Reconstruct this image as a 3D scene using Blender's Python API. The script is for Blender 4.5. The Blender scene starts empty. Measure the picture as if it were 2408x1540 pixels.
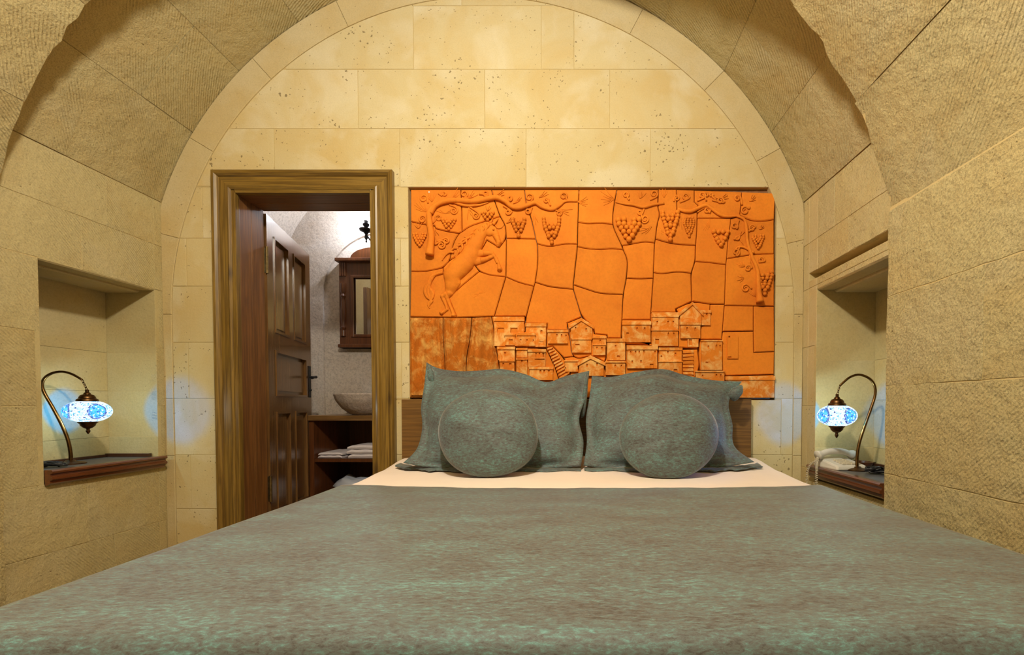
import bpy, bmesh, math, random
from mathutils import Vector, Matrix
rnd = random.Random(7)
sc = bpy.context.scene
COL = sc.collection

# ------------------------------------------------------------------ camera
FPX, PITCH, PX, PY = 1079.0, math.radians(1.4), 1352.0, 976.0      # focal length and optical axis in pixels of a 2408 x 1540 frame
CAM = Vector((0, -2.57, 0.85))
cd = bpy.data.cameras.new('camera'); cam = bpy.data.objects.new('camera', cd); COL.objects.link(cam)
cam.location = CAM; cam.rotation_euler = (math.pi/2 - PITCH, 0, 0)
cd.sensor_width = 36; cd.sensor_fit = 'HORIZONTAL'; cd.lens = FPX/2408*36
cd.shift_x = (1204-PX)/2408; cd.shift_y = (PY-770)/2408; cd.clip_start = 0.02
sc.camera = cam
# ------------------------------------------------------------------ world, lights, exposure
w = bpy.data.worlds.new('world'); sc.world = w; w.use_nodes = True
w.node_tree.nodes['Background'].inputs[0].default_value = (0.9, 0.85, 0.75, 1)
w.node_tree.nodes['Background'].inputs[1].default_value = 0.0
sc.view_settings.view_transform = 'Standard'; sc.view_settings.look = 'None'
sc.view_settings.gamma = 1; sc.view_settings.use_curve_mapping = False
sc.view_settings.exposure = 0.05
def point_light(name, loc, energy, color, radius):
    l = bpy.data.lights.new(name, 'POINT'); l.energy = energy; l.color = color; l.shadow_soft_size = radius
    o = bpy.data.objects.new(name, l); COL.objects.link(o); o.location = loc; return o
PEND = Vector((-0.32, -2.05, 2.66))
point_light('pendant_lamp_offscreen', PEND, 175, (1.0, 0.94, 0.82), 0.07)

# ------------------------------------------------------------------ helpers
def at(px, py, Y=None, X=None, Z=None):
    """survey point of the photograph on a wall plane of known distance"""
    a = (px-PX)/FPX; b = -(py-PY)/FPX
    d = Vector((a, math.cos(PITCH)+b*math.sin(PITCH), -math.sin(PITCH)+b*math.cos(PITCH)))
    if Y is not None: t = (Y-CAM.y)/d.y
    elif X is not None: t = (X-CAM.x)/d.x
    else: t = (Z-CAM.z)/d.z
    return CAM + d*t
def tag(o, label=None, cat=None, group=None, kind=None):
    if label: o['label'] = label
    if cat: o['category'] = cat
    if group: o['group'] = group
    if kind: o['kind'] = kind
    return o
def empty(name, loc=(0,0,0)):
    o = bpy.data.objects.new(name, None); COL.objects.link(o); o.location = loc; o.empty_display_size = .05; return o
def par(o, p):
    o.parent = p
    if p is not None: o.matrix_parent_inverse = Matrix.Translation(p.location).inverted()
class MB:
    def __init__(s): s.v = []; s.f = []
    def add(s, vs, fs):
        n = len(s.v); s.v += [tuple(p) for p in vs]; s.f += [tuple(i+n for i in f) for f in fs]
    def box(s, x0, x1, y0, y1, z0, z1):
        s.add([(x0,y0,z0),(x1,y0,z0),(x1,y1,z0),(x0,y1,z0),(x0,y0,z1),(x1,y0,z1),(x1,y1,z1),(x0,y1,z1)],
              [(0,3,2,1),(4,5,6,7),(0,1,5,4),(1,2,6,5),(2,3,7,6),(3,0,4,7)])
    def prism(s, poly, fr, w0, w1):
        """poly (u,v) extruded from w0 to w1 in frame fr"""
        n = len(poly)
        s.add([fr(u,v,w0) for u,v in poly]+[fr(u,v,w1) for u,v in poly],
              [tuple(range(n)), tuple(range(2*n-1, n-1, -1))]+[(i,(i+1)%n+0,(i+1)%n+n,i+n)[::-1] for i in range(n)])
    def tube(s, pts, rad, seg=8, caps=True):
        pts = [Vector(p) for p in pts]; n = len(pts)
        if not isinstance(rad, (list,tuple)): rad = [rad]*n
        t0 = (pts[1]-pts[0]).normalized()
        up = Vector((0,0,1)) if abs(t0.z) < .9 else Vector((1,0,0))
        a = t0.cross(up).normalized(); vs = []; fs = []
        for i,p in enumerate(pts):
            t = (pts[min(i+1,n-1)]-pts[max(i-1,0)])
            t = t.normalized() if t.length > 1e-9 else t0
            a = (a - t*a.dot(t)); a = a.normalized() if a.length > 1e-6 else t.orthogonal().normalized()
            b = t.cross(a)
            for k in range(seg):
                c = 2*math.pi*k/seg
                vs.append(p + (a*math.cos(c)+b*math.sin(c))*rad[i])
        for i in range(n-1):
            for k in range(seg):
                fs.append((i*seg+k, i*seg+(k+1)%seg, (i+1)*seg+(k+1)%seg, (i+1)*seg+k))
        if caps: fs += [tuple(range(seg))[::-1], tuple((n-1)*seg+k for k in range(seg))]
        s.add(vs, fs)
    def lathe(s, prof, c, seg=24):
        c = Vector(c); vs = []; fs = []; n = len(prof)
        for r,z in prof:
            for k in range(seg):
                a = 2*math.pi*k/seg; vs.append(c+Vector((r*math.cos(a), r*math.sin(a), z)))
        for i in range(n-1):
            for k in range(seg):
                fs.append((i*seg+k, i*seg+(k+1)%seg, (i+1)*seg+(k+1)%seg, (i+1)*seg+k))
        s.add(vs, fs)
    def ball(s, c, r, seg=8, rings=5, sy=1.0):
        c = Vector(c); vs = []; fs = []
        for i in range(rings+1):
            t = math.pi*i/rings
            for k in range(seg):
                a = 2*math.pi*k/seg
                vs.append(c+Vector((r*math.sin(t)*math.cos(a), sy*r*math.sin(t)*math.sin(a), r*math.cos(t))))
        for i in range(rings):
            for k in range(seg):
                fs.append((i*seg+k, (i+1)*seg+k, (i+1)*seg+(k+1)%seg, i*seg+(k+1)%seg))
        s.add(vs, fs)
    def build(s, name, mat, parent=None, smooth=False, bevel=0, loc=None, fix=True):
        m = bpy.data.meshes.new(name)
        vs = s.v
        if loc is not None: vs = [(x-loc[0], y-loc[1], z-loc[2]) for x,y,z in vs]
        m.from_pydata(vs, [], s.f); m.validate()
        if fix:
            bm = bmesh.new(); bm.from_mesh(m); bmesh.ops.remove_doubles(bm, verts=bm.verts, dist=1e-6)
            bmesh.ops.recalc_face_normals(bm, faces=bm.faces); bm.to_mesh(m); bm.free()
        if smooth:
            m.polygons.foreach_set('use_smooth', [True]*len(m.polygons))
            if smooth != 'all': m.set_sharp_from_angle(angle=math.radians(40))
        o = bpy.data.objects.new(name, m); COL.objects.link(o)
        if mat: m.materials.append(mat)
        if loc is not None: o.location = loc
        if bevel:
            b = o.modifiers.new('bevel', 'BEVEL'); b.width = bevel; b.segments = 2; b.limit_method = 'ANGLE'; b.angle_limit = .6
        if parent is not None: par(o, parent)
        return o
def catmull(pts, n=6):
    pts = [Vector(p) for p in pts]; out = []
    for i in range(len(pts)-1):
        p0 = pts[max(i-1,0)]; p1 = pts[i]; p2 = pts[i+1]; p3 = pts[min(i+2,len(pts)-1)]
        for k in range(n):
            t = k/n
            out.append(.5*((2*p1)+(p2-p0)*t+(2*p0-5*p1+4*p2-p3)*t*t+(3*p1-p0-3*p2+p3)*t**3))
    out.append(pts[-1]); return out
def lerp(a, b, t): return a+(b-a)*t
def interp(x, tab):
    if x <= tab[0][0]: return tab[0][1]
    for (a,b),(c,d) in zip(tab, tab[1:]):
        if x <= c:
            t = (x-a)/(c-a); t = t*t*(3-2*t); return lerp(b,d,t)
    return tab[-1][1]
def minus(r, holes):
    out = [r]
    for h in holes:
        nxt = []
        for (a,b,c,d) in out:                               # u0,u1,v0,v1
            x0,x1,y0,y1 = max(a,h[0]),min(b,h[1]),max(c,h[2]),min(d,h[3])
            if x0 >= x1 or y0 >= y1: nxt.append((a,b,c,d)); continue
            if y1 < d: nxt.append((a,b,y1,d))
            if c < y0: nxt.append((a,b,c,y0))
            if a < x0: nxt.append((a,x0,y0,y1))
            if x1 < b: nxt.append((x1,b,y0,y1))
        out = nxt
    return out
def clip(poly, conv):
    out = poly
    for i in range(len(conv)):
        a = conv[i]; b = conv[(i+1)%len(conv)]; inp = out; out = []
        if not inp: return []
        def sd(p): return (b[0]-a[0])*(p[1]-a[1])-(b[1]-a[1])*(p[0]-a[0])
        for j in range(len(inp)):
            p = inp[j]; q = inp[(j+1)%len(inp)]; sp = sd(p); sq = sd(q)
            if sp >= 0: out.append(p)
            if (sp >= 0) != (sq >= 0):
                t = sp/(sp-sq); out.append((lerp(p[0],q[0],t), lerp(p[1],q[1],t)))
    return out
def area(p): return .5*sum(p[i][0]*p[(i+1)%len(p)][1]-p[(i+1)%len(p)][0]*p[i][1] for i in range(len(p)))
def inset(poly, d):
    n = len(poly); out = []
    for i in range(n):
        p = Vector(poly[i]); a = Vector(poly[i-1]); b = Vector(poly[(i+1)%n])
        e1 = p-a; e2 = b-p
        if e1.length < 1e-7 or e2.length < 1e-7: out.append(tuple(p)); continue
        e1.normalize(); e2.normalize()
        n1 = Vector((-e1.y, e1.x)); n2 = Vector((-e2.y, e2.x)); m = n1+n2
        if m.length < .3: m = n1
        else: m = m/max(m.length_squared/2, .35)
        out.append((p.x+m.x*d, p.y+m.y*d))
    return out
def plane(O, U, V, N):
    O,U,V,N = Vector(O),Vector(U),Vector(V),Vector(N)
    return lambda u,v,w: O+U*u+V*v+N*w
def rough_poly(poly, step, amp):
    out = []
    for i in range(len(poly)):
        a = poly[i]; b = poly[(i+1)%len(poly)]; L = math.hypot(b[0]-a[0], b[1]-a[1]); n = max(1, int(L/step))
        for k in range(n):
            t = k/n; j = amp if k else 0
            out.append((lerp(a[0],b[0],t)+rnd.uniform(-j,j), lerp(a[1],b[1],t)+rnd.uniform(-j,j)))
    return out
def block(name, poly, fr, mat, parent, gap=.003, bevel=.003, thick=.03, proud=0.0, rough=0):
    if area(poly) < 0: poly = poly[::-1]
    if rough: poly = rough_poly(poly, .05, rough)
    q = inset(poly, gap); r = inset(poly, gap+bevel); n = len(q)
    mb = MB()
    mb.add([fr(u,v,proud) for u,v in r]+[fr(u,v,proud-bevel) for u,v in q]+[fr(u,v,-thick) for u,v in q],
           [tuple(range(n))]+[(i,i+n,(i+1)%n+n,(i+1)%n) for i in range(n)]+[(i+n,i+2*n,(i+1)%n+2*n,(i+1)%n+n) for i in range(n)])
    return mb.build(name, mat, parent, fix=False)

# ------------------------------------------------------------------ materials
def newmat(name):
    m = bpy.data.materials.new(name); m.use_nodes = True; nt = m.node_tree
    return m, nt, nt.nodes['Principled BSDF']
class NT:
    def __init__(s, nt): s.nt = nt; s.N = nt.nodes; s.L = nt.links
    def n(s, t, **k):
        o = s.N.new(t)
        for a,b in k.items():
            if a.startswith('i_'):
                key = a[2:]; key = int(key) if key.isdigit() else key
                if hasattr(b, 'is_output'): s.L.new(b, o.inputs[key])
                else: o.inputs[key].default_value = b
            else: setattr(o, a, b)
        return o
    def link(s, a, b): s.L.new(a, b)
    def math(s, op, a, b=0.0, c=None, clamp=False):
        o = s.N.new('ShaderNodeMath'); o.operation = op; o.use_clamp = clamp
        for i,x in enumerate((a,b) if c is None else (a,b,c)):
            if hasattr(x, 'is_output'): s.L.new(x, o.inputs[i])
            else: o.inputs[i].default_value = x
        return o.outputs[0]
    def mix(s, fac, a, b, mode='MIX'):
        o = s.N.new('ShaderNodeMix'); o.data_type = 'RGBA'; o.blend_type = mode
        for i,x in ((0,fac),(6,a),(7,b)):
            if hasattr(x, 'is_output'): s.L.new(x, o.inputs[i])
            else: o.inputs[i].default_value = x if i == 0 else (*x, 1) if len(x) == 3 else x
        return o.outputs[2]
    def ramp(s, fac, stops, interp='LINEAR'):
        o = s.N.new('ShaderNodeValToRGB'); o.color_ramp.interpolation = interp
        e = o.color_ramp.elements
        while len(e) < len(stops): e.new(.5)
        for i,(p,c) in enumerate(stops):
            e[i].position = p; e[i].color = (c,c,c,1) if isinstance(c,(int,float)) else (*c,1)
        s.L.new(fac, o.inputs[0]); return o.outputs[0]
    def noise(s, vec, scale, detail=3, rough=.5, dist=0):
        o = s.N.new('ShaderNodeTexNoise'); o.inputs['Scale'].default_value = scale
        o.inputs['Detail'].default_value = detail; o.inputs['Roughness'].default_value = rough; o.inputs['Distortion'].default_value = dist
        if vec is not None: s.L.new(vec, o.inputs['Vector'])
        return o.outputs['Fac']
    def mapping(s, vec, scale=(1,1,1), rot=(0,0,0), loc=(0,0,0)):
        o = s.N.new('ShaderNodeMapping'); s.L.new(vec, o.inputs[0])
        o.inputs['Scale'].default_value = scale; o.inputs['Rotation'].default_value = rot; o.inputs['Location'].default_value = loc
        return o.outputs[0]
    def obj(s): return s.N.new('ShaderNodeTexCoord').outputs['Object']
    def bump(s, h, strength, dist, prev=None):
        o = s.N.new('ShaderNodeBump'); o.inputs['Strength'].default_value = strength; o.inputs['Distance'].default_value = dist
        s.L.new(h, o.inputs['Height'])
        if prev is not None: s.L.new(prev, o.inputs['Normal'])
        return o.outputs[0]
def stone(name, base, stain, pale, pits=.5, grit=.5, tool=0.0, toolrot=(0,0,0), vary=.10, gritscale=45):
    m, nt, b = newmat(name); g = NT(nt); v = g.obj()
    rv = g.N.new('ShaderNodeObjectInfo').outputs['Random']
    off = g.n('ShaderNodeVectorMath', operation='ADD'); g.link(v, off.inputs[0])
    cmb = g.n('ShaderNodeCombineXYZ'); g.link(g.math('MULTIPLY', rv, 37.0), cmb.inputs[0]); g.link(g.math('MULTIPLY', rv, 91.0), cmb.inputs[2])
    g.link(cmb.outputs[0], off.inputs[1]); vo = off.outputs[0]
    c = g.mix(g.ramp(g.noise(vo, 2.3, 5, .6, .8), [(.42,0),(.66,1)]), base, stain)
    c = g.mix(g.ramp(g.noise(vo, 3.1, 4, .55, .4), [(.50,0),(.64,.75)]), c, pale)
    c = g.mix(g.math('MULTIPLY', g.ramp(g.noise(v, gritscale*2.2, 4, .7), [(.35,1),(.55,0)]), .42*grit+.06), c, tuple(x*.45 for x in base))
    vr = g.N.new('ShaderNodeTexVoronoi'); vr.inputs['Scale'].default_value = 42; vr.inputs['Randomness'].default_value = 1
    dv = g.n('ShaderNodeVectorMath', operation='ADD'); g.link(v, dv.inputs[0])
    nn = g.N.new('ShaderNodeTexNoise'); nn.inputs['Scale'].default_value = 60; g.link(v, nn.inputs['Vector'])
    sc_ = g.n('ShaderNodeVectorMath', operation='SCALE'); g.link(nn.outputs['Color'], sc_.inputs[0]); sc_.inputs['Scale'].default_value = .025
    g.link(sc_.outputs[0], dv.inputs[1]); g.link(dv.outputs[0], vr.inputs['Vector'])
    size = g.math('MULTIPLY', g.ramp(g.noise(vo, 4.5, 3, .6), [(.40,0.0),(.75,1)]), .26)
    pit = g.math('LESS_THAN', g.math('DIVIDE', vr.outputs['Distance'], 1.0), g.math('MULTIPLY', size, pits))
    c = g.mix(g.math('MULTIPLY', pit, .75), c, (base[0]*.28, base[1]*.24, base[2]*.2))
    c = g.mix(1.0, c, g.ramp(rv, [(0,1-vary),(1,1.0)]), 'MULTIPLY')
    g.link(c, b.inputs['Base Color']); b.inputs['Roughness'].default_value = .92; b.inputs['Specular IOR Level'].default_value = .15
    nrm = g.bump(g.noise(v, gritscale, 6, .68), .55*grit+.1, .010)
    nrm = g.bump(g.noise(v, gritscale*.22, 3, .5), .5*grit, .02, nrm)
    if tool:
        ro = g.N.new('ShaderNodeVectorRotate'); ro.rotation_type = 'AXIS_ANGLE'; g.link(v, ro.inputs['Vector'])
        ro.inputs['Axis'].default_value = (.3,1,.2); g.link(g.math('MULTIPLY', rv, 1.5), ro.inputs['Angle'])
        wv = g.N.new('ShaderNodeTexWave'); wv.bands_direction = 'DIAGONAL'; wv.inputs['Scale'].default_value = 34
        wv.inputs['Distortion'].default_value = 2.0; wv.inputs['Detail'].default_value = 3; wv.inputs['Detail Scale'].default_value = 1.2
        g.link(ro.outputs[0], wv.inputs['Vector'])
        msk = g.ramp(g.noise(vo, 3.0, 2), [(.40,0),(.60,1)])
        nrm = g.bump(g.math('MULTIPLY', wv.outputs['Fac'], msk), tool, .007, nrm)
    nrm = g.bump(g.math('SUBTRACT', 1.0, pit), .5, .004, nrm)
    g.link(nrm, b.inputs['Normal']); return m
M = {}
M['stone_smooth'] = stone('smooth_stone', (.62,.51,.275), (.60,.45,.20), (.68,.595,.39), pits=1.25, grit=.14, gritscale=70, vary=.06)
M['stone_ring'] = stone('arch_stone', (.58,.465,.245), (.555,.415,.19), (.60,.50,.295), pits=.8, grit=.3, gritscale=70, vary=.05)
M['stone_rough'] = stone('rough_stone', (.56,.465,.235), (.545,.42,.19), (.57,.48,.265), pits=.5, grit=1.1, tool=.55, vary=.08, gritscale=85)
M['stone_pier'] = stone('pier_stone', (.56,.465,.235), (.545,.42,.19), (.57,.48,.265), pits=.7, grit=1.35, tool=.22, vary=.05, gritscale=70)
M['stone_side'] = stone('side_stone', (.56,.465,.235), (.545,.42,.19), (.57,.48,.265), pits=.6, grit=.8, tool=.4, gritscale=80, vary=.06)
M['stone_niche'] = stone('niche_stone', (.56,.465,.235), (.545,.42,.19), (.57,.48,.265), pits=.5, grit=.35)
M['mortar'] = stone('sandy_mortar', (.60,.465,.22), (.57,.42,.18), (.60,.47,.23), pits=.2, grit=.3)
M['stone_bath'] = stone('bathroom_stone', (.62,.54,.46), (.56,.46,.37), (.66,.60,.54), pits=.4, grit=1.0, gritscale=26)
def wood(name, c1, c2, knot=(.06,.025,.01), rough=.35, axis=2, scale=1.0, coat=.25):
    m, nt, b = newmat(name); g = NT(nt); v = g.obj()
    s = [9*scale]*3; s[axis] = .55*scale
    mp = g.mapping(v, tuple(s))
    n1 = g.noise(mp, 3.0, 5, .6, 1.2)
    s2 = [60*scale]*3; s2[axis] = 1.5*scale
    n2 = g.noise(g.mapping(v, tuple(s2)), 2.5, 3, .6)
    c = g.mix(g.ramp(n1, [(.3,0),(.7,1)]), c1, c2)
    c = g.mix(g.math('MULTIPLY', g.ramp(n2, [(.43,1),(.55,0)]), .5), c, knot)
    s3 = [5*scale]*3; s3[axis] = 2.2*scale
    vr = g.N.new('ShaderNodeTexVoronoi'); vr.inputs['Scale'].default_value = 1.3; g.link(g.mapping(v, tuple(s3)), vr.inputs['Vector'])
    c = g.mix(g.ramp(vr.outputs['Distance'], [(.04,.9),(.15,0)]), c, knot)
    g.link(c, b.inputs['Base Color']); b.inputs['Roughness'].default_value = rough
    b.inputs['Coat Weight'].default_value = coat; b.inputs['Coat Roughness'].default_value = .18
    g.link(g.bump(n2, .15, .002), b.inputs['Normal']); return m
M['wood_casing'] = wood('olive_pine', (.27,.16,.030), (.165,.088,.012), knot=(.045,.02,.006))
M['wood_casing_h'] = wood('olive_pine_across', (.27,.16,.030), (.165,.088,.012), knot=(.045,.02,.006), axis=0)
M['wood_lining'] = wood('red_pine', (.25,.105,.028), (.16,.062,.015))
M['wood_lining_h'] = wood('red_pine_across', (.25,.105,.028), (.16,.062,.015), axis=0)
M['wood_door'] = wood('door_wood', (.215,.110,.036), (.125,.056,.016), rough=.25, coat=.5)
M['wood_dark'] = wood('vanity_wood', (.075,.026,.010), (.04,.014,.006), rough=.3)
M['wood_mirror'] = wood('mirror_wood', (.16,.052,.016), (.085,.025,.008), rough=.3)
M['wood_head'] = wood('headboard_wood', (.21,.105,.028), (.17,.08,.02), axis=0)
M['wood_shelf'] = wood('shelf_moulding_wood', (.19,.055,.015), (.11,.03,.009), axis=1, rough=.3, coat=.5)
M['wood_counter'] = wood('counter_wood', (.26,.145,.05), (.18,.09,.028), axis=0)
def plain(name, col, rough=.5, metal=0.0, spec=.5, coat=0, noise=0.0, nscale=20, bump=0):
    m, nt, b = newmat(name); g = NT(nt)
    b.inputs['Roughness'].default_value = rough; b.inputs['Metallic'].default_value = metal
    b.inputs['Specular IOR Level'].default_value = spec; b.inputs['Coat Weight'].default_value = coat
    v = g.obj(); n = g.noise(v, nscale, 4, .6)
    c = g.mix(g.ramp(n, [(.3,0),(.7,1)]), tuple(max(0,x*(1-noise)) for x in col), tuple(min(1,x*(1+noise)) for x in col))
    g.link(c, b.inputs['Base Color'])
    if bump: g.link(g.bump(n, bump, .003), b.inputs['Normal'])
    return m
M['sheet'] = plain('white_cotton', (.80,.68,.60), .85, spec=.2, noise=.02, nscale=9, bump=.05)
M['towel'] = plain('white_terry', (.72,.66,.70), .95, spec=.1, noise=.05, nscale=150, bump=.6)
M['plastic_bag'] = plain('pale_plastic', (.55,.58,.68), .35, noise=.05, nscale=8)
M['bronze'] = plain('aged_bronze', (.12,.062,.026), .38, 1.0, noise=.4, nscale=60)
M['brass_arm'] = plain('brass_tube', (.19,.105,.035), .35, 1.0, noise=.3, nscale=40)
M['iron'] = plain('dark_iron', (.03,.03,.035), .5, .8, noise=.2)
M['hinge'] = plain('dull_hinge_brass', (.28,.21,.10), .4, 1.0, noise=.3, nscale=60)
M['slate'] = plain('grey_shelf_top', (.085,.085,.09), .45, noise=.25, nscale=25)
M['black_cable'] = plain('black_rubber', (.012,.012,.014), .4)
M['phone'] = plain('ivory_plastic', (.66,.63,.56), .35, noise=.03)
M['phone_cord'] = plain('cream_cord_plastic', (.66,.60,.46), .4)
M['backing'] = plain('mural_mortar_bed', (.26,.13,.06), .9, noise=.3, nscale=30)
M['bowl'] = stone('bowl_stone', (.58,.49,.43), (.52,.43,.37), (.64,.56,.50), pits=.4, grit=1.2, gritscale=35)
M['mirror'] = plain('mirror_glass', (.85,.85,.85), .02, 1.0)
M['floor'] = stone('floor_stone', (.30,.22,.12), (.27,.18,.09), (.32,.25,.15), pits=.3, grit=.3)
def terracotta(name, c1, c2, wash=None, washlo=.45, crag=0):
    m, nt, b = newmat(name); g = NT(nt); v = g.obj()
    rv = g.N.new('ShaderNodeObjectInfo').outputs['Random']
    c = g.mix(g.ramp(g.noise(v, 4.0, 5, .6, .6), [(.35,0),(.68,1)]), c1, c2)
    c = g.mix(g.math('MULTIPLY', g.ramp(g.noise(v, 70, 4, .7), [(.38,1),(.55,0)]), .16), c, tuple(x*.5 for x in c1))
    if wash: c = g.mix(g.ramp(g.noise(v, 17, 5, .65, .5), [(washlo,0),(washlo+.2,.9)]), c, wash)
    c = g.mix(1.0, c, g.ramp(rv, [(0,.84),(1,1.0)]), 'MULTIPLY')
    g.link(c, b.inputs['Base Color']); b.inputs['Roughness'].default_value = .75; b.inputs['Specular IOR Level'].default_value = .12
    n = g.bump(g.noise(v, 90, 5, .65), .16, .004); n = g.bump(g.noise(v, 9, 3, .5), .22, .012, n)
    if crag: n = g.bump(g.noise(g.mapping(v,(1,1,.28)), 34, 6, .7, .8), crag, .02, n)
    g.link(n, b.inputs['Normal']); return m
M['terra'] = terracotta('terracotta', (.80,.245,.022), (.68,.185,.017))
M['terra_dark'] = M['terra']
M['terra_house'] = terracotta('terracotta_washed', (.78,.235,.022), (.68,.185,.018), (.84,.50,.17), .46)
M['terra_cliff'] = terracotta('terracotta_cliff', (.68,.19,.017), (.56,.145,.013), (.86,.45,.11), .46, crag=1.0)
M['terra_win'] = M['terra']
def fabric(name, xs=1.0):
    m, nt, b = newmat(name); g = NT(nt); v = g.obj()
    mp = g.mapping(v, (.40*xs,1,1))
    n1 = g.noise(mp, 150, 6, .78, .4); n2 = g.noise(mp, 11, 4, .6)
    s = g.math('ADD', n1, g.math('MULTIPLY', g.math('SUBTRACT', n2, .5), .35))
    c = g.ramp(s, [(.36,(.060,.056,.052)),(.44,(.092,.096,.093)),(.53,(.100,.130,.128)),(.60,(.108,.190,.184)),(.70,(.145,.31,.30))])
    g.link(c, b.inputs['Base Color']); b.inputs['Roughness'].default_value = .62
    b.inputs['Specular IOR Level'].default_value = .35
    b.inputs['Sheen Weight'].default_value = .5; b.inputs['Sheen Roughness'].default_value = .4; b.inputs['Sheen Tint'].default_value = (.92,.86,.80,1)
    n = g.bump(g.noise(mp, 160, 3, .7), .25, .0015); n = g.bump(n1, .2, .002, n)
    g.link(n, b.inputs['Normal']); return m
M['fabric'] = fabric('mottled_teal_velour')

# ================================================================== the room shell
XL, XR, CXR = -2.293, 1.270, -0.512
VR, VZ, VS = 1.877, 1.356, 1.965                # vault radius, centre height, springing height
RR, RZ = 1.754, 1.222                           # rib radius and centre height
PL, PR, RY, REAR = -2.227, 1.203, -0.79, -4.3
IR, IZ = 1.733, 1.348                           # inner edge of the arch band on the back wall
DOOR = (-1.885, -1.104, 0.0, 2.024)             # opening: x0 x1 z0 z1
MUR = (-0.924, 1.118, 0.872, 2.050)             # recess of the mural
fb = plane((0,0,0), (1,0,0), (0,0,1), (0,-1,0))
# floor
mb = MB(); mb.box(-3.2, 2.2, REAR-.2, 1.6, -.1, 0.0)
tag(mb.build('floor', M['floor']), 'dull stone floor under the bed', kind='structure')
# back wall core
mb = MB()
for r in minus((-3.0, 2.0, 0.0, 3.6), [DOOR, MUR]):
    mb.box(r[0], r[1], .0025, .22, r[2], r[3])
mb.box(MUR[0]-.02, MUR[1]+.02, .05, .21, MUR[2]-.02, MUR[3]+.02)
wall_back = tag(mb.build('wall_back', M['mortar']), 'pale sandstone block wall behind the bed', kind='structure')
# inner field (below the arch band), convex outline
conv = [(CXR-IR, 0.0), (CXR+IR, 0.0)]
conv += [(CXR+IR*math.cos(t), IZ+IR*math.sin(t)) for t in [math.pi*k/72 for k in range(0, 73)]]
rows = [(-135,13,[780,1090,1400]), (13,163,[680,977,1274,1350,1660]), (163,302,[550,847,1142,1433,1725]), (302,440,[650,943,1238,1528,1820]),
        (440,560,[480,700,990,1285,1580,1870]), (560,673,[440,650,943,1238,1528]), (673,805,[520,847,1142,1433]), (805,937,[440,650,943,1238,1528,1900]),
        (937,1069,[520,847,1142,1433,1840]), (1069,1196,[440,650,943,1238,1528]), (1196,1320,[520,847,1142,1433])]
def wx(px): return at(px, 700, Y=0).x
def wz(py): return at(1150, py, Y=0).z
for r in rows:
    z1 = wz(r[0]); z0 = max(0.0, wz(r[1])); xs = [CXR-IR-.02]+[wx(p) for p in r[2]]+[CXR+IR+.02]
    for a,b in zip(xs, xs[1:]):
        if b-a < .03: continue
        for q in minus((a,b,z0,z1), [(DOOR[0]-.03,DOOR[1]+.03,-1,DOOR[3]+.03), MUR]):
            p = clip([(q[0],q[2]),(q[1],q[2]),(q[1],q[3]),(q[0],q[3])], conv)
            if len(p) > 2 and abs(area(p)) > 8e-4:
                block('stone_block', p, fb, M['stone_smooth'], wall_back, gap=.0014, bevel=.001, proud=rnd.uniform(-.0008,.0008))
# arch band: voussoirs between the inner edge and the vault
def outer(t):
    c, s = math.cos(t), math.sin(t)
    # intersection of the ray from (CXR,IZ) with vault or side wall
    dz = IZ-VZ; bq = s*dz; R = -bq+math.sqrt(bq*bq-dz*dz+VR*VR)
    x, z = R*c, IZ+R*s
    if z < VS and abs(c) > 1e-6: R = min(R, (XR-CXR)/abs(c))
    return R
edges = [math.radians(a) for a in (0, 13, 29, 45, 62, 80, 98, 115, 132, 149, 166, 180)]
for a,b in zip(edges, edges[1:]):
    n = 8; ts = [lerp(a,b,k/n) for k in range(n+1)]
    p = [(CXR+IR*math.cos(t), IZ+IR*math.sin(t)) for t in ts][::-1] + [(CXR+outer(t)*math.cos(t), IZ+outer(t)*math.sin(t)) for t in ts]
    block('arch_stone', p, fb, M['stone_ring'], wall_back, gap=.0006, bevel=.002, proud=.005, thick=.03)
for z0,z1 in ((0,.56),(.56,.88),(.88,1.348)):
    for s in (-1,1):
        a, b = sorted((CXR+s*IR, CXR+s*(XR-CXR)))
        block('arch_stone', [(a,z0),(b,z0),(b,z1),(a,z1)], fb, M['stone_ring'], wall_back, gap=.0006, bevel=.002, proud=.005, thick=.03)

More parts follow.
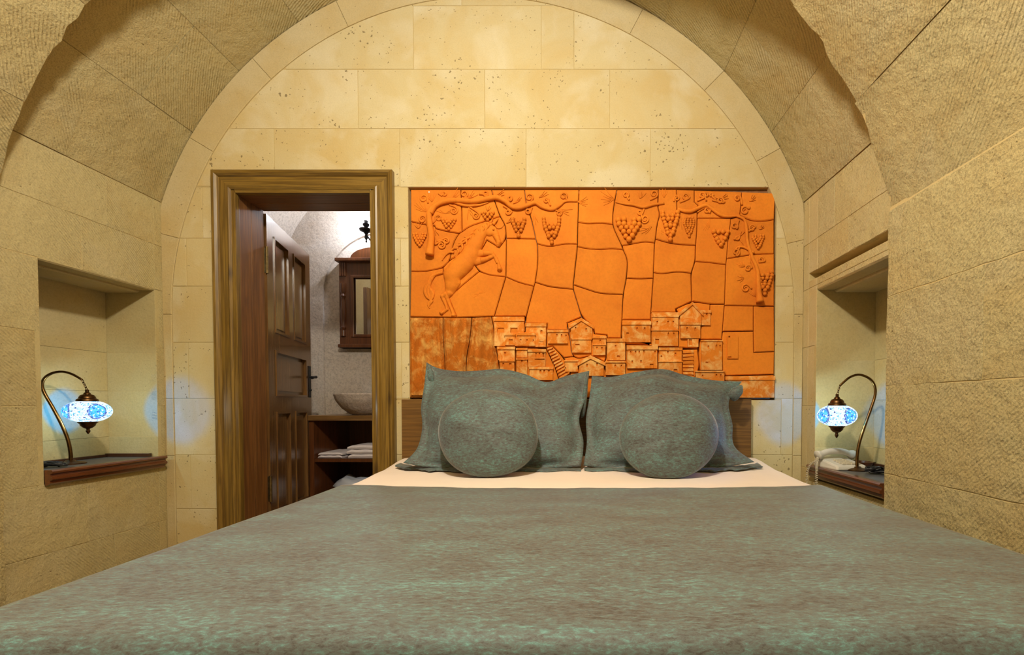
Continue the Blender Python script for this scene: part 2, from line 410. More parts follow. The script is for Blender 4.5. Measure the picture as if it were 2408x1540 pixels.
# side walls with niches
NL = dict(y0=-.595, y1=-.050, z0=.50, z1=1.473, d=.27)
NR = dict(y0=-.72, y1=-.147, z0=.45, z1=1.452, d=.31)
GRV = (-.70, -.062, 1.514, 1.556)
def side_wall(name, X, sgn, N, holes, label, strips):
    """sgn +1: wall on the right (normal -X). u = y, v = z"""
    nx = -sgn
    fr = plane((X,0,0), (0,1,0), (0,0,1), (nx,0,0))
    hs = [(N['y0'],N['y1'],N['z0'],N['z1'])]+holes
    mb = MB()
    for r in minus((RY-.05, 0.10, 0.0, 2.3), hs):
        a, b = sorted((X-nx*.0025, X-nx*.45)); mb.box(a, b, r[0], r[1], r[2], r[3])
    a, b = sorted((X-nx*(N['d']+.02), X-nx*.45)); mb.box(a, b, N['y0']-.02, N['y1']+.02, N['z0']-.02, N['z1']+.02)
    for h in holes:
        a, b = sorted((X-nx*.09, X-nx*.45)); mb.box(a, b, h[0], h[1], h[2], h[3])
    w = tag(mb.build(name, M['mortar']), label, kind='structure')
    zs = [0, .20, .50, .84, 1.16, 1.475, 1.72, VS]
    for i,(z0,z1) in enumerate(zip(zs, zs[1:])):
        ys = [RY-.03, -.42 if i % 2 else -.30]+strips+[0.0]
        for y0,y1 in zip(ys, ys[1:]):
            for q in minus((y0,y1,z0,z1), hs):
                if q[1]-q[0] < .01 or q[3]-q[2] < .01: continue
                block('stone_block', [(q[0],q[2]),(q[1],q[2]),(q[1],q[3]),(q[0],q[3])], fr, M['stone_ring'] if q[0] >= NR['y1']-.001 and sgn > 0 else M['stone_side'], w, gap=.0006, bevel=.0015, proud=rnd.uniform(-.001,.001), rough=.0015)
    # niche lining: far face, near face, back, top, bottom
    xb = X-nx*N['d']; u0, u1 = sorted((X, xb))
    f_far = plane((0,N['y1'],0), (1,0,0), (0,0,1), (0,-1,0)); f_near = plane((0,N['y0'],0), (-1,0,0), (0,0,1), (0,1,0))
    f_back = plane((xb,0,0), (0,1,0), (0,0,1), (nx,0,0))
    zz = [N['z0'], N['z0']+.17, N['z0']+.42, N['z0']+.63, N['z1']]
    for z0,z1 in zip(zz, zz[1:]):
        block('niche_stone', [(u0,z0),(u1,z0),(u1,z1),(u0,z1)], f_far, M['stone_niche'], w, gap=.0004, bevel=.0010, thick=.02, proud=rnd.uniform(0,.001))
        block('niche_stone', [(-u1,z0),(-u0,z0),(-u0,z1),(-u1,z1)], f_near, M['stone_niche'], w, gap=.0004, bevel=.0010, thick=.02)
        block('niche_stone', [(N['y0'],z0),(N['y1'],z0),(N['y1'],z1),(N['y0'],z1)], f_back, M['stone_niche'], w, gap=.0004, bevel=.0010, thick=.02, proud=rnd.uniform(0,.001))
    f_top = plane((0,0,N['z1']), (1,0,0), (0,1,0), (0,0,-1))
    um = lerp(X, xb, .30)
    for a,b,pr in ((X,um,.006),(um,xb,.018)):
        a,b = sorted((a,b))
        block('lintel_stone', [(a,N['y0']),(b,N['y0']),(b,N['y1']),(a,N['y1'])], f_top, M['stone_niche'], w, gap=.001, bevel=.006, thick=.02, proud=pr)
    return w
wall_left = side_wall('wall_left', XL, -1, NL, [], 'rough sandstone side wall with a lamp niche, beside the door', [NL['y1']])
wall_right = side_wall('wall_right', XR, 1, NR, [GRV], 'sandstone side wall with a lamp niche and a slot above it', [NR['y1'], -.062])

# vault between back wall and rib; the rib and the vault beyond it towards the room
def vault(parent, R, cz, zs, y0, y1, thetas, ysplit, mat, name, core_gap=.006, rough_edge=False):
    for ia,(a,b) in enumerate(zip(thetas, thetas[1:])):
        ys = sorted(set([y0, y1]+[y for y in ysplit(ia) if y0 < y < y1]))
        for ya,yb in zip(ys, ys[1:]):
            nt, ny = 8, 6
            g = .0008; dg = g/R; bv = .002; db = bv/R; pr = rnd.uniform(-.0025,.0025)
            mb = MB(); vs = []; fs = []
            def P(t, y, r): return (CXR+r*math.cos(t), y, cz+r*math.sin(t))
            for i in range(nt+1):
                for j in range(ny+1):
                    border = i in (0,nt) or j in (0,ny)
                    t = lerp(a+dg, b-dg, i/nt); y = lerp(ya+g, yb-g, j/ny)
                    r = R-pr+(bv if border else rnd.uniform(-.0012,.0012))
                    if rough_edge and j == ny and abs(yb-y1) < 1e-6: r += rnd.uniform(-.002,.010); y += rnd.uniform(-.012,.004)
                    vs.append(P(t,y,r))
            for i in range(nt):
                for j in range(ny): fs.append((i*(ny+1)+j, i*(ny+1)+j+1, (i+1)*(ny+1)+j+1, (i+1)*(ny+1)+j))
            rim = [(i,0) for i in range(nt)]+[(nt,j) for j in range(ny)]+[(i,ny) for i in range(nt,0,-1)]+[(0,j) for j in range(ny,0,-1)]
            n0 = len(vs)
            for i,j in rim:
                t = lerp(a+dg, b-dg, i/nt); y = lerp(ya+g, yb-g, j/ny); vs.append(P(t,y,R+.03))
            for k in range(len(rim)):
                i,j = rim[k]; i2,j2 = rim[(k+1)%len(rim)]
                fs.append((i*(ny+1)+j, n0+k, n0+(k+1)%len(rim), i2*(ny+1)+j2))
            mb.add(vs, fs); o = mb.build(name, mat, parent, smooth=True)
def arc_shell(mb, R, cz, t0, t1, y0, y1, n=48, th=.25):
    ri = [(CXR+R*math.cos(lerp(t0,t1,k/n)), cz+R*math.sin(lerp(t0,t1,k/n))) for k in range(n+1)]
    ro = [(CXR+(R+th)*math.cos(lerp(t0,t1,k/n)), cz+(R+th)*math.sin(lerp(t0,t1,k/n))) for k in range(n+1)]
    vs = [(x,y0,z) for x,z in ri]+[(x,y1,z) for x,z in ri]+[(x,y0,z) for x,z in ro]+[(x,y1,z) for x,z in ro]; m = n+1; fs = []
    for k in range(n):
        fs += [(k,k+1,m+k+1,m+k), (2*m+k,2*m+k+1,3*m+k+1,3*m+k), (k,k+1,2*m+k+1,2*m+k), (m+k,m+k+1,3*m+k+1,3*m+k)]
    mb.add(vs, fs)
t0 = math.asin((VS-VZ)/VR)
mb = MB(); arc_shell(mb, VR+.012, VZ, t0-.06, math.pi-t0+.06, RY-.02, .02)
ceiling = tag(mb.build('ceiling', M['mortar']), 'rough sandstone vault curving over the bed head', kind='structure')
th = [t0+ (math.pi-2*t0)*k/11 for k in range(12)]
vault(ceiling, VR, VZ, VS, RY-.02, .0, th, lambda i: [(-.30 if i % 2 else -.48)], M['stone_rough'], 'vault_stone')
tr = math.asin((1.585-RZ)/RR)
mb = MB(); arc_shell(mb, RR+.012, RZ, tr, math.pi-tr, REAR, RY-.004, th=.4)
rib = tag(mb.build('trim_1', M['mortar']), 'broad projecting stone arch of the vault', kind='structure')
th = [tr+(math.pi-2*tr)*k/11 for k in range(12)]
vault(rib, RR, RZ, 1.585, REAR, RY, th, lambda i: [RY-.62-(.25 if i % 2 else 0)-.6*k for k in range(6)], M['stone_rough'], 'arch_stone', rough_edge=True)
def pier(name, X, sgn, label):
    nx = -sgn; mb = MB()
    a, b = sorted((X-nx*.0025, X-nx*.5)); mb.box(a, b, REAR, RY-.004, 0, 1.60)
    w = tag(mb.build(name, M['mortar']), label, kind='structure')
    fr = plane((X,0,0), (0,1,0), (0,0,1), (nx,0,0))
    zs = [0,.27,.58,.92,1.26,1.588]
    for i,(z0,z1) in enumerate(zip(zs, zs[1:])):
        y = RY; k = 0
        while y > REAR+.05:
            L = .62-(.2 if (i+k) % 2 else 0); y2 = max(REAR, y-L)
            block('stone_block', [(y2,z0),(y,z0),(y,z1),(y2,z1)], fr, M['stone_pier'], w, gap=.0005, bevel=.0015, proud=rnd.uniform(-.001,.001), rough=.003)
            y = y2; k += 1
    return w
pier('wall_pier_left', PL, -1, 'rough stone pier carrying the arch on the door side')
pier('wall_pier_right', PR, 1, 'rough stone pier carrying the arch, beside the bed')
mb = MB(); mb.box(-3, 2, REAR-.2, REAR, 0, 3.4)
tag(mb.build('wall_rear', M['stone_rough']), 'plain stone end wall of the room', kind='structure')
# pendant lamp of the room (hangs above the viewer)
pend = tag(empty('pendant_lamp', (PEND.x, PEND.y, 2.955)), 'small bulb pendant hanging from the stone arch', 'lamp')
mb = MB(); mb.lathe([(0,.02),(.05,.02),(.05,0),(0,-.02)], (PEND.x,PEND.y,2.95)); mb.build('ceiling_rose', M['bronze'], pend)
mb = MB(); mb.tube([(PEND.x,PEND.y,2.94),(PEND.x,PEND.y,PEND.z+.16)], .004); mb.build('cord', M['black_cable'], pend)
mb = MB(); mb.lathe([(.0,.16),(.02,.15),(.022,.11),(0,.10)], PEND); mb.build('lamp_holder', M['bronze'], pend)

# ================================================================== the doorway
door = tag(empty('door_1', (-1.5,0,0)), 'wooden doorway with an open panelled door into the bathroom', kind='structure')
def casing(path_u, name, mat, flip):
    pass
x0,x1,_,zt = DOOR; CW = .105
prof = [(0,.004),(0,.028),(.012,.034),(.020,.030),(.026,.022),(.070,.022),(.076,.030),(.086,.040),(.098,.042),(.105,.034),(.105,.0)]   # (distance outwards, height)
def mitre_piece(name, mat, A, B, dirA, dirB):
    """sweep casing profile from corner A to B; dirX = outward direction (2d) at that end"""
    mb = MB(); n = len(prof); vs = []
    for C,d in ((A,dirA),(B,dirB)):
        for u,h in prof: vs.append((C[0]+d[0]*u, -h, C[1]+d[1]*u))
    mb.add(vs, [(i,i+1,i+1+n,i+n) for i in range(n-1)]+[tuple(range(n)), tuple(range(2*n-1,n-1,-1))])
    return mb.build(name, mat, door)
mitre_piece('casing', M['wood_casing'], (x0,0), (x0,zt), (-1,0), (-1,1))
mitre_piece('casing', M['wood_casing_h'], (x0,zt), (x1,zt), (-1,1), (1,1))
mitre_piece('casing', M['wood_casing'], (x1,zt), (x1,0), (1,1), (1,0))
for s,X in ((1,x0),(-1,x1)):
    for ya,yb,t in ((-.026,.006,.026),(.007,.108,.018),(.110,.215,.018)):
        mb = MB(); a,b = sorted((X-.004*s, X+s*t-.004*s)); mb.box(a, b, ya, yb, 0, zt-.002); mb.build('lining_board', M['wood_lining'] if ya > 0 else M['wood_casing'], door, bevel=.002)
for ya,yb in ((-.026,.006),(.007,.108),(.110,.215)):
    mb = MB(); mb.box(x0+.016, x1-.016, ya, yb, zt-.018, zt+.004); mb.build('lining_board', M['wood_lining_h'] if ya > 0 else M['wood_casing_h'], door, bevel=.002)
# leaf
H0 = Vector((-1.868, .235, 0)); H1 = Vector((-2.050, 1.00, 0)); ax = (H1-H0).normalized(); LW = (H1-H0).length
nx_ = Vector((ax.y, -ax.x, 0))                            # faces the room side (+x)
fl = plane(H0+nx_*0, ax, (0,0,1), nx_)
TH, zt2 = .042, 2.0
def leaf_box(mb, u0, u1, v0, v1, w0, w1): mb.prism([(u0,v0),(u1,v0),(u1,v1),(u0,v1)], fl, w0, w1)
mb = MB(); ST = .105
opens = []
um = LW/2
holes = [(ST,um-.045,1.30,1.90),(um+.045,LW-ST,1.30,1.90),(ST,LW-ST,.90,1.19),(ST,um-.045,.14,.80),(um+.045,LW-ST,.14,.80)]
for r in minus((0,LW,.012,zt2), holes): leaf_box(mb, r[0], r[1], r[2], r[3], -TH, 0)
leaf = mb.build('door_leaf', M['wood_door'], door)
tag(leaf, 'dark open door leaf with five recessed panels')
for h in holes:
    mb = MB(); leaf_box(mb, h[0], h[1], h[2], h[3], -TH+.012, -.022)
    leaf_box(mb, h[0]+.035, h[1]-.035, h[2]+.035, h[3]-.035, -.022, -.013); mb.build('panel', M['wood_door'], leaf)
    for (a,b,c,d) in ((h[0],h[0]+.014,h[2],h[3]),(h[1]-.014,h[1],h[2],h[3]),(h[0]+.014,h[1]-.014,h[2],h[2]+.014),(h[0]+.014,h[1]-.014,h[3]-.014,h[3])):
        mb = MB(); leaf_box(mb, a, b, c, d, -.022, .006); mb.build('moulding', M['wood_door'], leaf)
for z in (1.72, .33):
    mb = MB(); leaf_box(mb, -.003, -.0005, z-.075, z+.075, -.036, -.004)
    mb.tube([fl(-.008,z-.08,.004), fl(-.008,z+.08,.004)], .008, 10); mb.build('hinge', M['hinge'], leaf)
mb = MB(); leaf_box(mb, LW-.065, LW-.022, .90, 1.14, .0005, .006); mb.build('handle_plate', M['iron'], leaf, bevel=.002)
mb = MB(); mb.tube([fl(LW-.043,1.055,.004), fl(LW-.043,1.055,.05)], .009, 10)
mb.tube(catmull([fl(LW-.043,1.055,.048), fl(LW-.07,1.056,.054), fl(LW-.12,1.05,.054), fl(LW-.155,1.045,.052)],4), [.010]*4+[.008]*5+[.011]*4, 10)
mb.build('handle', M['iron'], leaf, smooth=True)
mb = MB(); mb.tube([fl(LW-.043,.955,.005), fl(LW-.043,.955,.016)], .008, 10); mb.build('key_knob', M['iron'], leaf)

# ================================================================== bathroom beyond the door
BX0, BX1, BY, BCX, BCZ, BR = -2.60, -.61, 1.52, -1.605, 1.90, .995
mb = MB(); mb.box(BX0-.2, BX0, .22, BY+.2, 0, 1.95); tag(mb.build('wall_bathroom_left', M['stone_bath']), 'pale rough bathroom wall behind the open door', kind='structure')
mb = MB(); mb.box(BX1, BX1+.2, .22, BY+.2, 0, 1.95); tag(mb.build('wall_bathroom_right', M['stone_bath']), 'pale rough bathroom wall hidden beside the vanity', kind='structure')
mb = MB(); n = 24
ri = [(BCX+BR*math.cos(math.pi*k/n), BCZ+BR*math.sin(math.pi*k/n)) for k in range(n+1)]
ro = [(BCX+(BR+.2)*math.cos(math.pi*k/n), BCZ+(BR+.2)*math.sin(math.pi*k/n)) for k in range(n+1)]
vs = [(x,.22,z) for x,z in ri]+[(x,BY+.05,z) for x,z in ri]+[(x,.22,z) for x,z in ro]+[(x,BY+.05,z) for x,z in ro]; m_ = n+1; fs = []
for k in range(n): fs += [(k,k+1,m_+k+1,m_+k),(2*m_+k,2*m_+k+1,3*m_+k+1,3*m_+k)]
mb.add(vs, fs); tag(mb.build('ceiling_bathroom', M['stone_bath'], smooth=True), 'curved bathroom ceiling of pale stone', kind='structure')
# back wall with an arched shallow recess
AX, AR, AZ = -1.66, .575, 1.80
mb = MB(); mb.box(BX0-.2, BX1+.2, BY+.025, BY+.2, 0, 3.0)
arc = [(AX+AR*math.cos(math.pi*k/20), AZ+AR*math.sin(math.pi*k/20)) for k in range(21)]
top = [(lerp(BX1+.1, BX0-.1, k/20), 3.0) for k in range(21)]
fw = plane((0,BY,0), (1,0,0), (0,0,1), (0,-1,0))
for k in range(20): mb.prism([arc[k], top[k], top[k+1], arc[k+1]], fw, 0, -.05)
mb.prism([(AX+AR,0),(BX1+.1,0),(BX1+.1,3.0),(AX+AR,AZ)], fw, 0, -.05)
mb.prism([(BX0-.1,0),(AX-AR,0),(AX-AR,AZ),(BX0-.1,3.0)], fw, 0, -.05)
tag(mb.build('wall_bathroom_back', M['stone_bath']), 'pale rough bathroom wall with an arched recess', kind='structure')
# vanity
van = tag(empty('vanity_unit', (-1.4,1.1,0)), 'dark open wooden washstand with a shelf inside the bathroom', 'washstand')
VX0, VX1, VY0, VY1 = -2.03, -.72, .93, 1.50
mb = MB(); mb.box(VX0-.02, VX1, VY0-.02, VY1, .722, .762); mb.build('countertop', M['wood_counter'], van, bevel=.004)
for a,b in ((VX0,VX0+.035),(VX1-.04,VX1-.005)):
    mb = MB(); mb.box(a, b, VY0, VY1, 0, .721); mb.build('side_panel', M['wood_mirror'], van)
mb = MB(); mb.box(VX0+.036, VX1-.041, VY1-.02, VY1-.002, .06, .721); mb.build('back_panel', M['wood_mirror'], van)
mb = MB(); mb.box(VX0+.036, VX1-.041, VY0+.005, VY1-.021, .405, .430); mb.build('shelf', M['wood_mirror'], van)
mb = MB(); mb.box(VX0+.036, VX1-.041, VY0+.005, VY1-.021, .05, .075); mb.build('bottom_board', M['wood_mirror'], van)
# stone bowl
bc = (-1.665, 1.15, .7625)
mb = MB(); prof_b = [(0,.0),(.12,.0),(.15,.012),(.20,.05),(.245,.11),(.262,.160),(.258,.168),(.238,.166),(.22,.115),(.17,.05),(.09,.03),(0,.028)]
mb.lathe([(lerp(a[0],b[0],k/3),lerp(a[1],b[1],k/3)) for a,b in zip(prof_b,prof_b[1:]) for k in range(3)]+[prof_b[-1]], bc, 72); o = mb.build('wash_bowl', M['bowl'], smooth=True)
for v in o.data.vertices:
    k = 1+.012*math.sin(v.co.x*130+v.co.z*90)*math.sin(v.co.y*110+v.co.z*60)+.01*math.sin(v.co.x*60)*math.sin(v.co.y*50); v.co.x = bc[0]+(v.co.x-bc[0])*k; v.co.y = bc[1]+(v.co.y-bc[1])*k
tag(o, 'rough hewn stone bowl basin on the washstand', 'basin')
# towels and bag
def towel(x0, x1, y0, y1, z0, n, h, label):
    t = tag(empty('folded_towel', ((x0+x1)/2,(y0+y1)/2,z0)), label, 'towel')
    for k in range(n):
        mb = MB(); zz = z0+k*h; j = rnd.uniform(-.006,.006); ny = 6; nx2 = 10; vs = []; fs = []
        pr = [(y0+j, zz+.002), (y0-.008+j, zz+h*.5), (y0+j, zz+h-.001), (lerp(y0,y1,.5), zz+h), (y1, zz+h-.001), (y1, zz+.001)]
        for i in range(nx2+1):
            x = lerp(x0+j, x1+j, i/nx2); e = 1 if 0 < i < nx2 else .55
            for (y,z) in pr: vs.append((x, y, zz+(z-zz)*e*(1+.08*math.sin(i*1.7+k))))
        m2 = len(pr)
        for i in range(nx2):
            for q in range(m2): fs.append((i*m2+q, i*m2+(q+1)%m2, (i+1)*m2+(q+1)%m2, (i+1)*m2+q))
        fs += [tuple(range(m2)), tuple(nx2*m2+q for q in range(m2))[::-1]]
        mb.add(vs, fs); mb.build('towel_fold', M['towel'], t, smooth=True)
towel(-1.985, -1.80, .96, 1.25, .4305, 2, .022, 'thin white towel folded flat on the washstand shelf')
towel(-1.75, -1.40, .96, 1.28, .4305, 3, .034, 'thick pile of folded white towel on the washstand shelf')
mb = MB(); c = Vector((-1.78, 1.12, .18)); mb.ball(c, .14, 14, 9)
o = mb.build('plastic_bag', M['plastic_bag'], smooth=True)
for v in o.data.vertices:
    d = v.co-c; k = .85+.22*math.sin(d.x*40+1)*math.sin(d.z*33)+.1*math.sin(d.y*55); v.co = c+Vector((d.x*1.2*k, d.y*k, d.z*.74*k)); v.co.z = max(v.co.z, .0755)
tag(o, 'crumpled pale bag at the bottom of the washstand', 'bag')
# mirror
mir = tag(empty('wall_mirror', (-1.7,1.4,1.3)), 'red-brown wooden framed mirror hung above the stone bowl', 'mirror')
MX0, MX1, MZ0, MZ1, MYf, MYb = at(790,700,Y=1.455).x, -1.40, at(850,817,Y=1.455).z, at(850,607,Y=1.455).z, 1.445, 1.540
mb = MB()
for r in minus((MX0+.02,MX1-.02,MZ0,MZ1-.03), [(MX0+.135,MX1-.135,MZ0+.105,MZ1-.155)]): mb.box(r[0], r[1], MYf+.03, MYb, r[2], r[3])
mb.build('frame', M['wood_mirror'], mir)
mb = MB(); mb.box(MX0, MX1, MYf-.01, MYb, MZ1-.03, MZ1); mb.build('cornice', M['wood_mirror'], mir, bevel=.006)
mb = MB(); mb.box(MX0+.01, MX1-.01, MYf+.01, MYb, MZ0-.0, MZ0+.03); mb.build('bottom_rail', M['wood_mirror'], mir, bevel=.004)
for X in (MX0+.055, MX1-.055):
    mb = MB(); P = [(.022,0),(.022,.05),(.014,.055),(.024,.075),(.014,.095),(.019,.13),(.022,.22),(.016,.30),(.012,.33),(.022,.35),(.014,.37),(.022,.39),(.022,.46)]
    mb.lathe(P, (X, MYf+.025, MZ0+.10), 14); mb.build('turned_column', M['wood_mirror'], mir, smooth=True)
    for k in range(3):
        mb = MB(); mb.box(X-.028+k*.02, X-.014+k*.02, MYf+.018, MYf+.03, MZ1-.15, MZ1-.035); mb.build('flute', M['wood_mirror'], mir)
a0,a1,b0,b1 = MX0+.135, MX1-.135, MZ0+.105, MZ1-.155
for r in ((a0-.012,a0+.012,b0-.012,b1+.012),(a1-.012,a1+.012,b0-.012,b1+.012),(a0+.012,a1-.012,b0-.012,b0+.012),(a0+.012,a1-.012,b1-.012,b1+.012)):
    mb = MB(); mb.box(r[0],r[1],MYf+.018,MYf+.032,r[2],r[3]); mb.build('inner_moulding', M['wood_mirror'], mir, bevel=.003)
mb = MB(); mb.box(a0-.005,a1+.005,MYf+.045,MYf+.05,b0-.005,b1+.005); mb.build('mirror_pane', M['mirror'], mir)
mb = MB(); cxm = (MX0+MX1)/2; mb.prism([(cxm+.22*math.cos(math.pi*k/12), MZ1+.10*math.sin(math.pi*k/12)) for k in range(13)], plane((0,MYf+.02,0),(1,0,0),(0,0,1),(0,-1,0)), 0, -.04); mb.build('crest', M['wood_mirror'], mir)
# sconce
SB = at(861, 543, Y=1.32)
sco = tag(empty('wall_sconce', (SB.x+.14,1.54,SB.z)), 'black iron candle sconce with lit bulb above the mirror', 'sconce')
mb = MB(); mb.box(SB.x+.11, SB.x+.17, 1.51, 1.534, SB.z-.12, SB.z+.10); mb.build('wall_plate', M['iron'], sco, bevel=.004)
mb = MB(); mb.tube(catmull([(SB.x+.14,1.51,SB.z-.05),(SB.x+.13,1.44,SB.z-.12),(SB.x+.05,1.37,SB.z-.10),(SB.x,1.32,SB.z-.03)],6), .006)
mb.tube(catmull([(SB.x+.14,1.51,SB.z),(SB.x+.09,1.43,SB.z+.0),(SB.x+.075,1.38,SB.z-.06),(SB.x+.10,1.41,SB.z-.08)],6), .004); mb.build('arm', M['iron'], sco, smooth=True)
mb = MB(); mb.lathe([(0,-.10),(.008,-.09),(.005,-.075),(.014,-.06),(.010,-.03),(.022,-.012),(.052,.0),(.056,.012),(.02,.014),(.014,.03),(.026,.045),(.026,.058),(.014,.062),(.016,.085),(0,.085)], SB, 16); mb.build('candle_cup', M['iron'], sco, smooth=True)
m, nt, b = newmat('lit_bulb'); b.inputs['Emission Color'].default_value = (.88,.92,1,1); b.inputs['Emission Strength'].default_value = 30; M['bulb'] = m
mb = MB(); mb.ball(SB+Vector((0,0,.118)), .022, 12, 8); mb.build('bulb', M['bulb'], sco, smooth=True)
point_light('sconce_light', SB+Vector((0,0,.118)), 50, (.86,.90,1.0), .03)

# ================================================================== terracotta mural
YP = -.004
S = 460/2361
def c1(x, y): return (940+x*S, 420+y*S)
def c2(x, y): return (1380+x*S, 420+y*S)
def c3(x, y): return (940+x*S, 660+y*S)
def c4(x, y): return (1380+x*S, 660+y*S)
def mu(q, w=0.0):                                   # a point of the mural plane, raised w
    p = at(q[0], q[1], Y=YP); return Vector((p.x, YP-w, p.z))
def mz(q): p = at(q[0], q[1], Y=YP); return (p.x, p.z)
mural = tag(empty('terracotta_mural', (.1,0,.87)), 'orange terracotta tile mural with a rearing horse, grapevines and hillside houses', 'mural')
mb = MB(); mb.box(MUR[0]+.002, MUR[1]-.002, .032, .049, MUR[2]+.002, MUR[3]-.002); mb.build('mural_backing', M['backing'], mural)
fm = plane((0,YP,0), (1,0,0), (0,0,1), (0,-1,0))
TL = []
def T(c, *pts, kind='t'): TL.append(([c(*p) for p in pts], kind))
T(c1,(130,130),(735,130),(745,330),(750,640),(715,660),(560,635),(430,600),(420,570),(230,540),(130,515))
T(c1,(735,130),(1105,130),(1140,260),(1210,455),(1020,515),(840,575),(750,640),(745,330))
T(c1,(1105,130),(1505,130),(1530,330),(1570,420),(1620,620),(1640,725),(1285,720),(1275,560),(1210,455),(1140,260))
T(c1,(1505,130),(2165,130),(2150,520),(2145,790),(2000,785),(1800,825),(1660,785),(1640,725),(1620,620),(1570,420),(1530,330))
T(c1,(130,515),(230,540),(420,570),(430,600),(560,635),(715,660),(650,760),(620,890),(600,985),(520,1075),(300,1122),(130,1118))
T(c1,(715,660),(750,640),(840,575),(1020,515),(1210,455),(1275,560),(1285,720),(1200,830),(1050,740),(980,865),(870,830),(800,840),(700,930),(600,985),(620,890),(650,760))
T(c1,(1285,720),(1280,1185),(1080,1165),(960,1120),(900,1040),(895,960),(980,865),(1050,740),(1200,830))
T(c1,(600,985),(700,930),(800,840),(870,830),(980,865),(895,960),(900,1040),(960,1120),(740,1300),(590,1440),(560,1300),(520,1075))
T(c1,(130,1118),(300,1122),(520,1075),(560,1300),(590,1440),(640,1560),(690,1677),(120,1667))
T(c1,(960,1120),(1080,1165),(1280,1185),(1140,1662),(690,1677),(640,1560),(590,1440),(740,1300))
T(c1,(1285,720),(1640,725),(1660,785),(1670,1000),(1635,1250),(1620,1298),(1450,1260),(1280,1185))
T(c1,(1660,785),(1800,825),(2000,785),(2145,790),(2145,820),(2095,1280),(2095,1335),(1800,1305),(1635,1250),(1670,1000))
T(c1,(1280,1185),(1450,1260),(1620,1298),(1525,1667),(1510,1662),(1140,1662))
T(c1,(1635,1250),(1800,1305),(2095,1335),(2195,1667),(2020,1742),(2030,1832),(1775,1827),(1780,1752),(1515,1747),(1525,1667),(1620,1298))
T(c2,(-93,130),(365,130),(335,280),(315,420),(315,552),(180,535),(0,545),(-108,525))
T(c2,(-108,525),(0,545),(180,535),(315,552),(335,620),(420,800),(440,860),(300,840),(180,858),(0,845),(-113,820))
T(c2,(-113,820),(0,845),(180,858),(300,840),(440,860),(495,980),(480,1200),(440,1400),(150,1385),(0,1335),(-163,1280))
T(c2,(-163,1280),(0,1335),(150,1385),(440,1400),(425,1702),(415,1925),(250,1922),(245,1887),(95,1872),(75,1787),(-63,1667),(-163,1335))
T(c2,(365,130),(865,130),(860,350),(885,430),(850,550),(830,730),(820,775),(700,760),(430,810),(420,800),(335,620),(315,552),(315,420),(335,280))
T(c2,(865,130),(1085,130),(1090,400),(1335,400),(1330,640),(1315,805),(1040,790),(830,730),(850,550),(885,430),(860,350))
T(c2,(1085,130),(1300,135),(1300,280),(1345,320),(1335,400),(1090,400))
T(c2,(1300,135),(1875,155),(1865,330),(1850,445),(1740,478),(1335,478),(1335,400),(1345,320),(1300,280))
T(c2,(1875,155),(2280,170),(2265,490),(2160,510),(2000,510),(1880,460),(1850,445),(1865,330))
T(c2,(1335,478),(1740,478),(1735,560),(1710,700),(1690,965),(1680,1040),(1500,1015),(1310,1000),(1315,805),(1330,640))
T(c2,(1740,478),(1850,445),(1880,460),(2000,510),(2160,510),(2265,490),(2265,905),(2040,910),(1690,965),(1710,700),(1735,560))
T(c2,(1690,965),(2040,910),(2265,905),(2265,1540),(1665,1530),(1680,1040))
T(c2,(430,810),(700,760),(820,775),(805,1130),(805,1200),(640,1210),(480,1200),(495,980),(440,860))
T(c2,(830,730),(1040,790),(1315,805),(1310,1000),(1260,1140),(1100,1120),(900,1150),(805,1130),(820,775))
T(c2,(480,1200),(640,1210),(805,1200),(775,1617),(770,1702),(425,1702),(440,1400))
T(c2,(805,1130),(900,1150),(1100,1120),(1260,1140),(1270,1480),(1075,1572),(1080,1617),(775,1617),(805,1200))
T(c2,(1310,1000),(1500,1015),(1680,1040),(1665,1515),(1490,1515),(1270,1480),(1260,1140))
T(c4,(1490,285),(1665,285),(1640,600),(1630,710),(1370,710),(1370,550),(1480,520))
T(c4,(1665,300),(2015,305),(2015,605),(1645,610),(1640,600))
T(c4,(2015,305),(2265,310),(2270,855),(2020,865),(2015,605))
T(c4,(1645,615),(2015,608),(2020,865),(2270,855),(2265,1130),(1640,1150),(1630,710))
T(c4,(1640,1155),(2265,1133),(2262,1415),(1660,1415),(1660,1215))
T(c4,(1365,715),(1630,715),(1630,1090),(1370,1080),(1350,900))
T(c4,(1370,1085),(1630,1092),(1660,1215),(1660,1415),(1290,1415),(1300,1180))
T(c4,(1150,830),(1340,825),(1365,1050),(1300,1175),(1290,1415),(1145,1415),(1145,1120),(1150,880))
T(c4,(865,805),(1040,800),(1105,805),(1150,880),(1145,1120),(1145,1415),(850,1415),(850,1065))
T(c4,(475,770),(830,775),(865,805),(850,1065),(850,1415),(440,1415),(470,1080))
T(c4,(770,390),(1110,390),(1105,805),(1040,800),(865,805),(830,775),(770,765))
T(c4,(425,470),(770,470),(770,765),(830,775),(475,770),(415,695))
T(c4,(1110,400),(1080,340),(1270,250),(1490,285),(1480,520),(1370,550),(1360,700),(1340,820),(1105,805))
T(c4,(235,690),(415,695),(475,770),(470,1080),(420,1150),(250,1150),(215,1060),(215,980),(235,940))
T(c3,(120,440),(525,445),(520,600),(550,1060),(550,1415),(120,1415), kind='c')
T(c3,(525,445),(870,445),(850,700),(800,940),(800,1415),(550,1415),(550,1060),(520,600), kind='c')
T(c3,(870,445),(1105,430),(1140,600),(1150,780),(1200,1000),(1215,1415),(800,1415),(800,940),(850,700), kind='c')
T(c3,(1105,430),(1510,430),(1515,610),(1410,640),(1400,805),(1395,1415),(1215,1415),(1200,1000),(1150,780),(1140,600))
T(c3,(1515,515),(1780,520),(1780,595),(1765,810),(1400,805),(1410,640),(1515,610))
T(c3,(1400,805),(1765,815),(1920,1140),(1940,1415),(1395,1415))
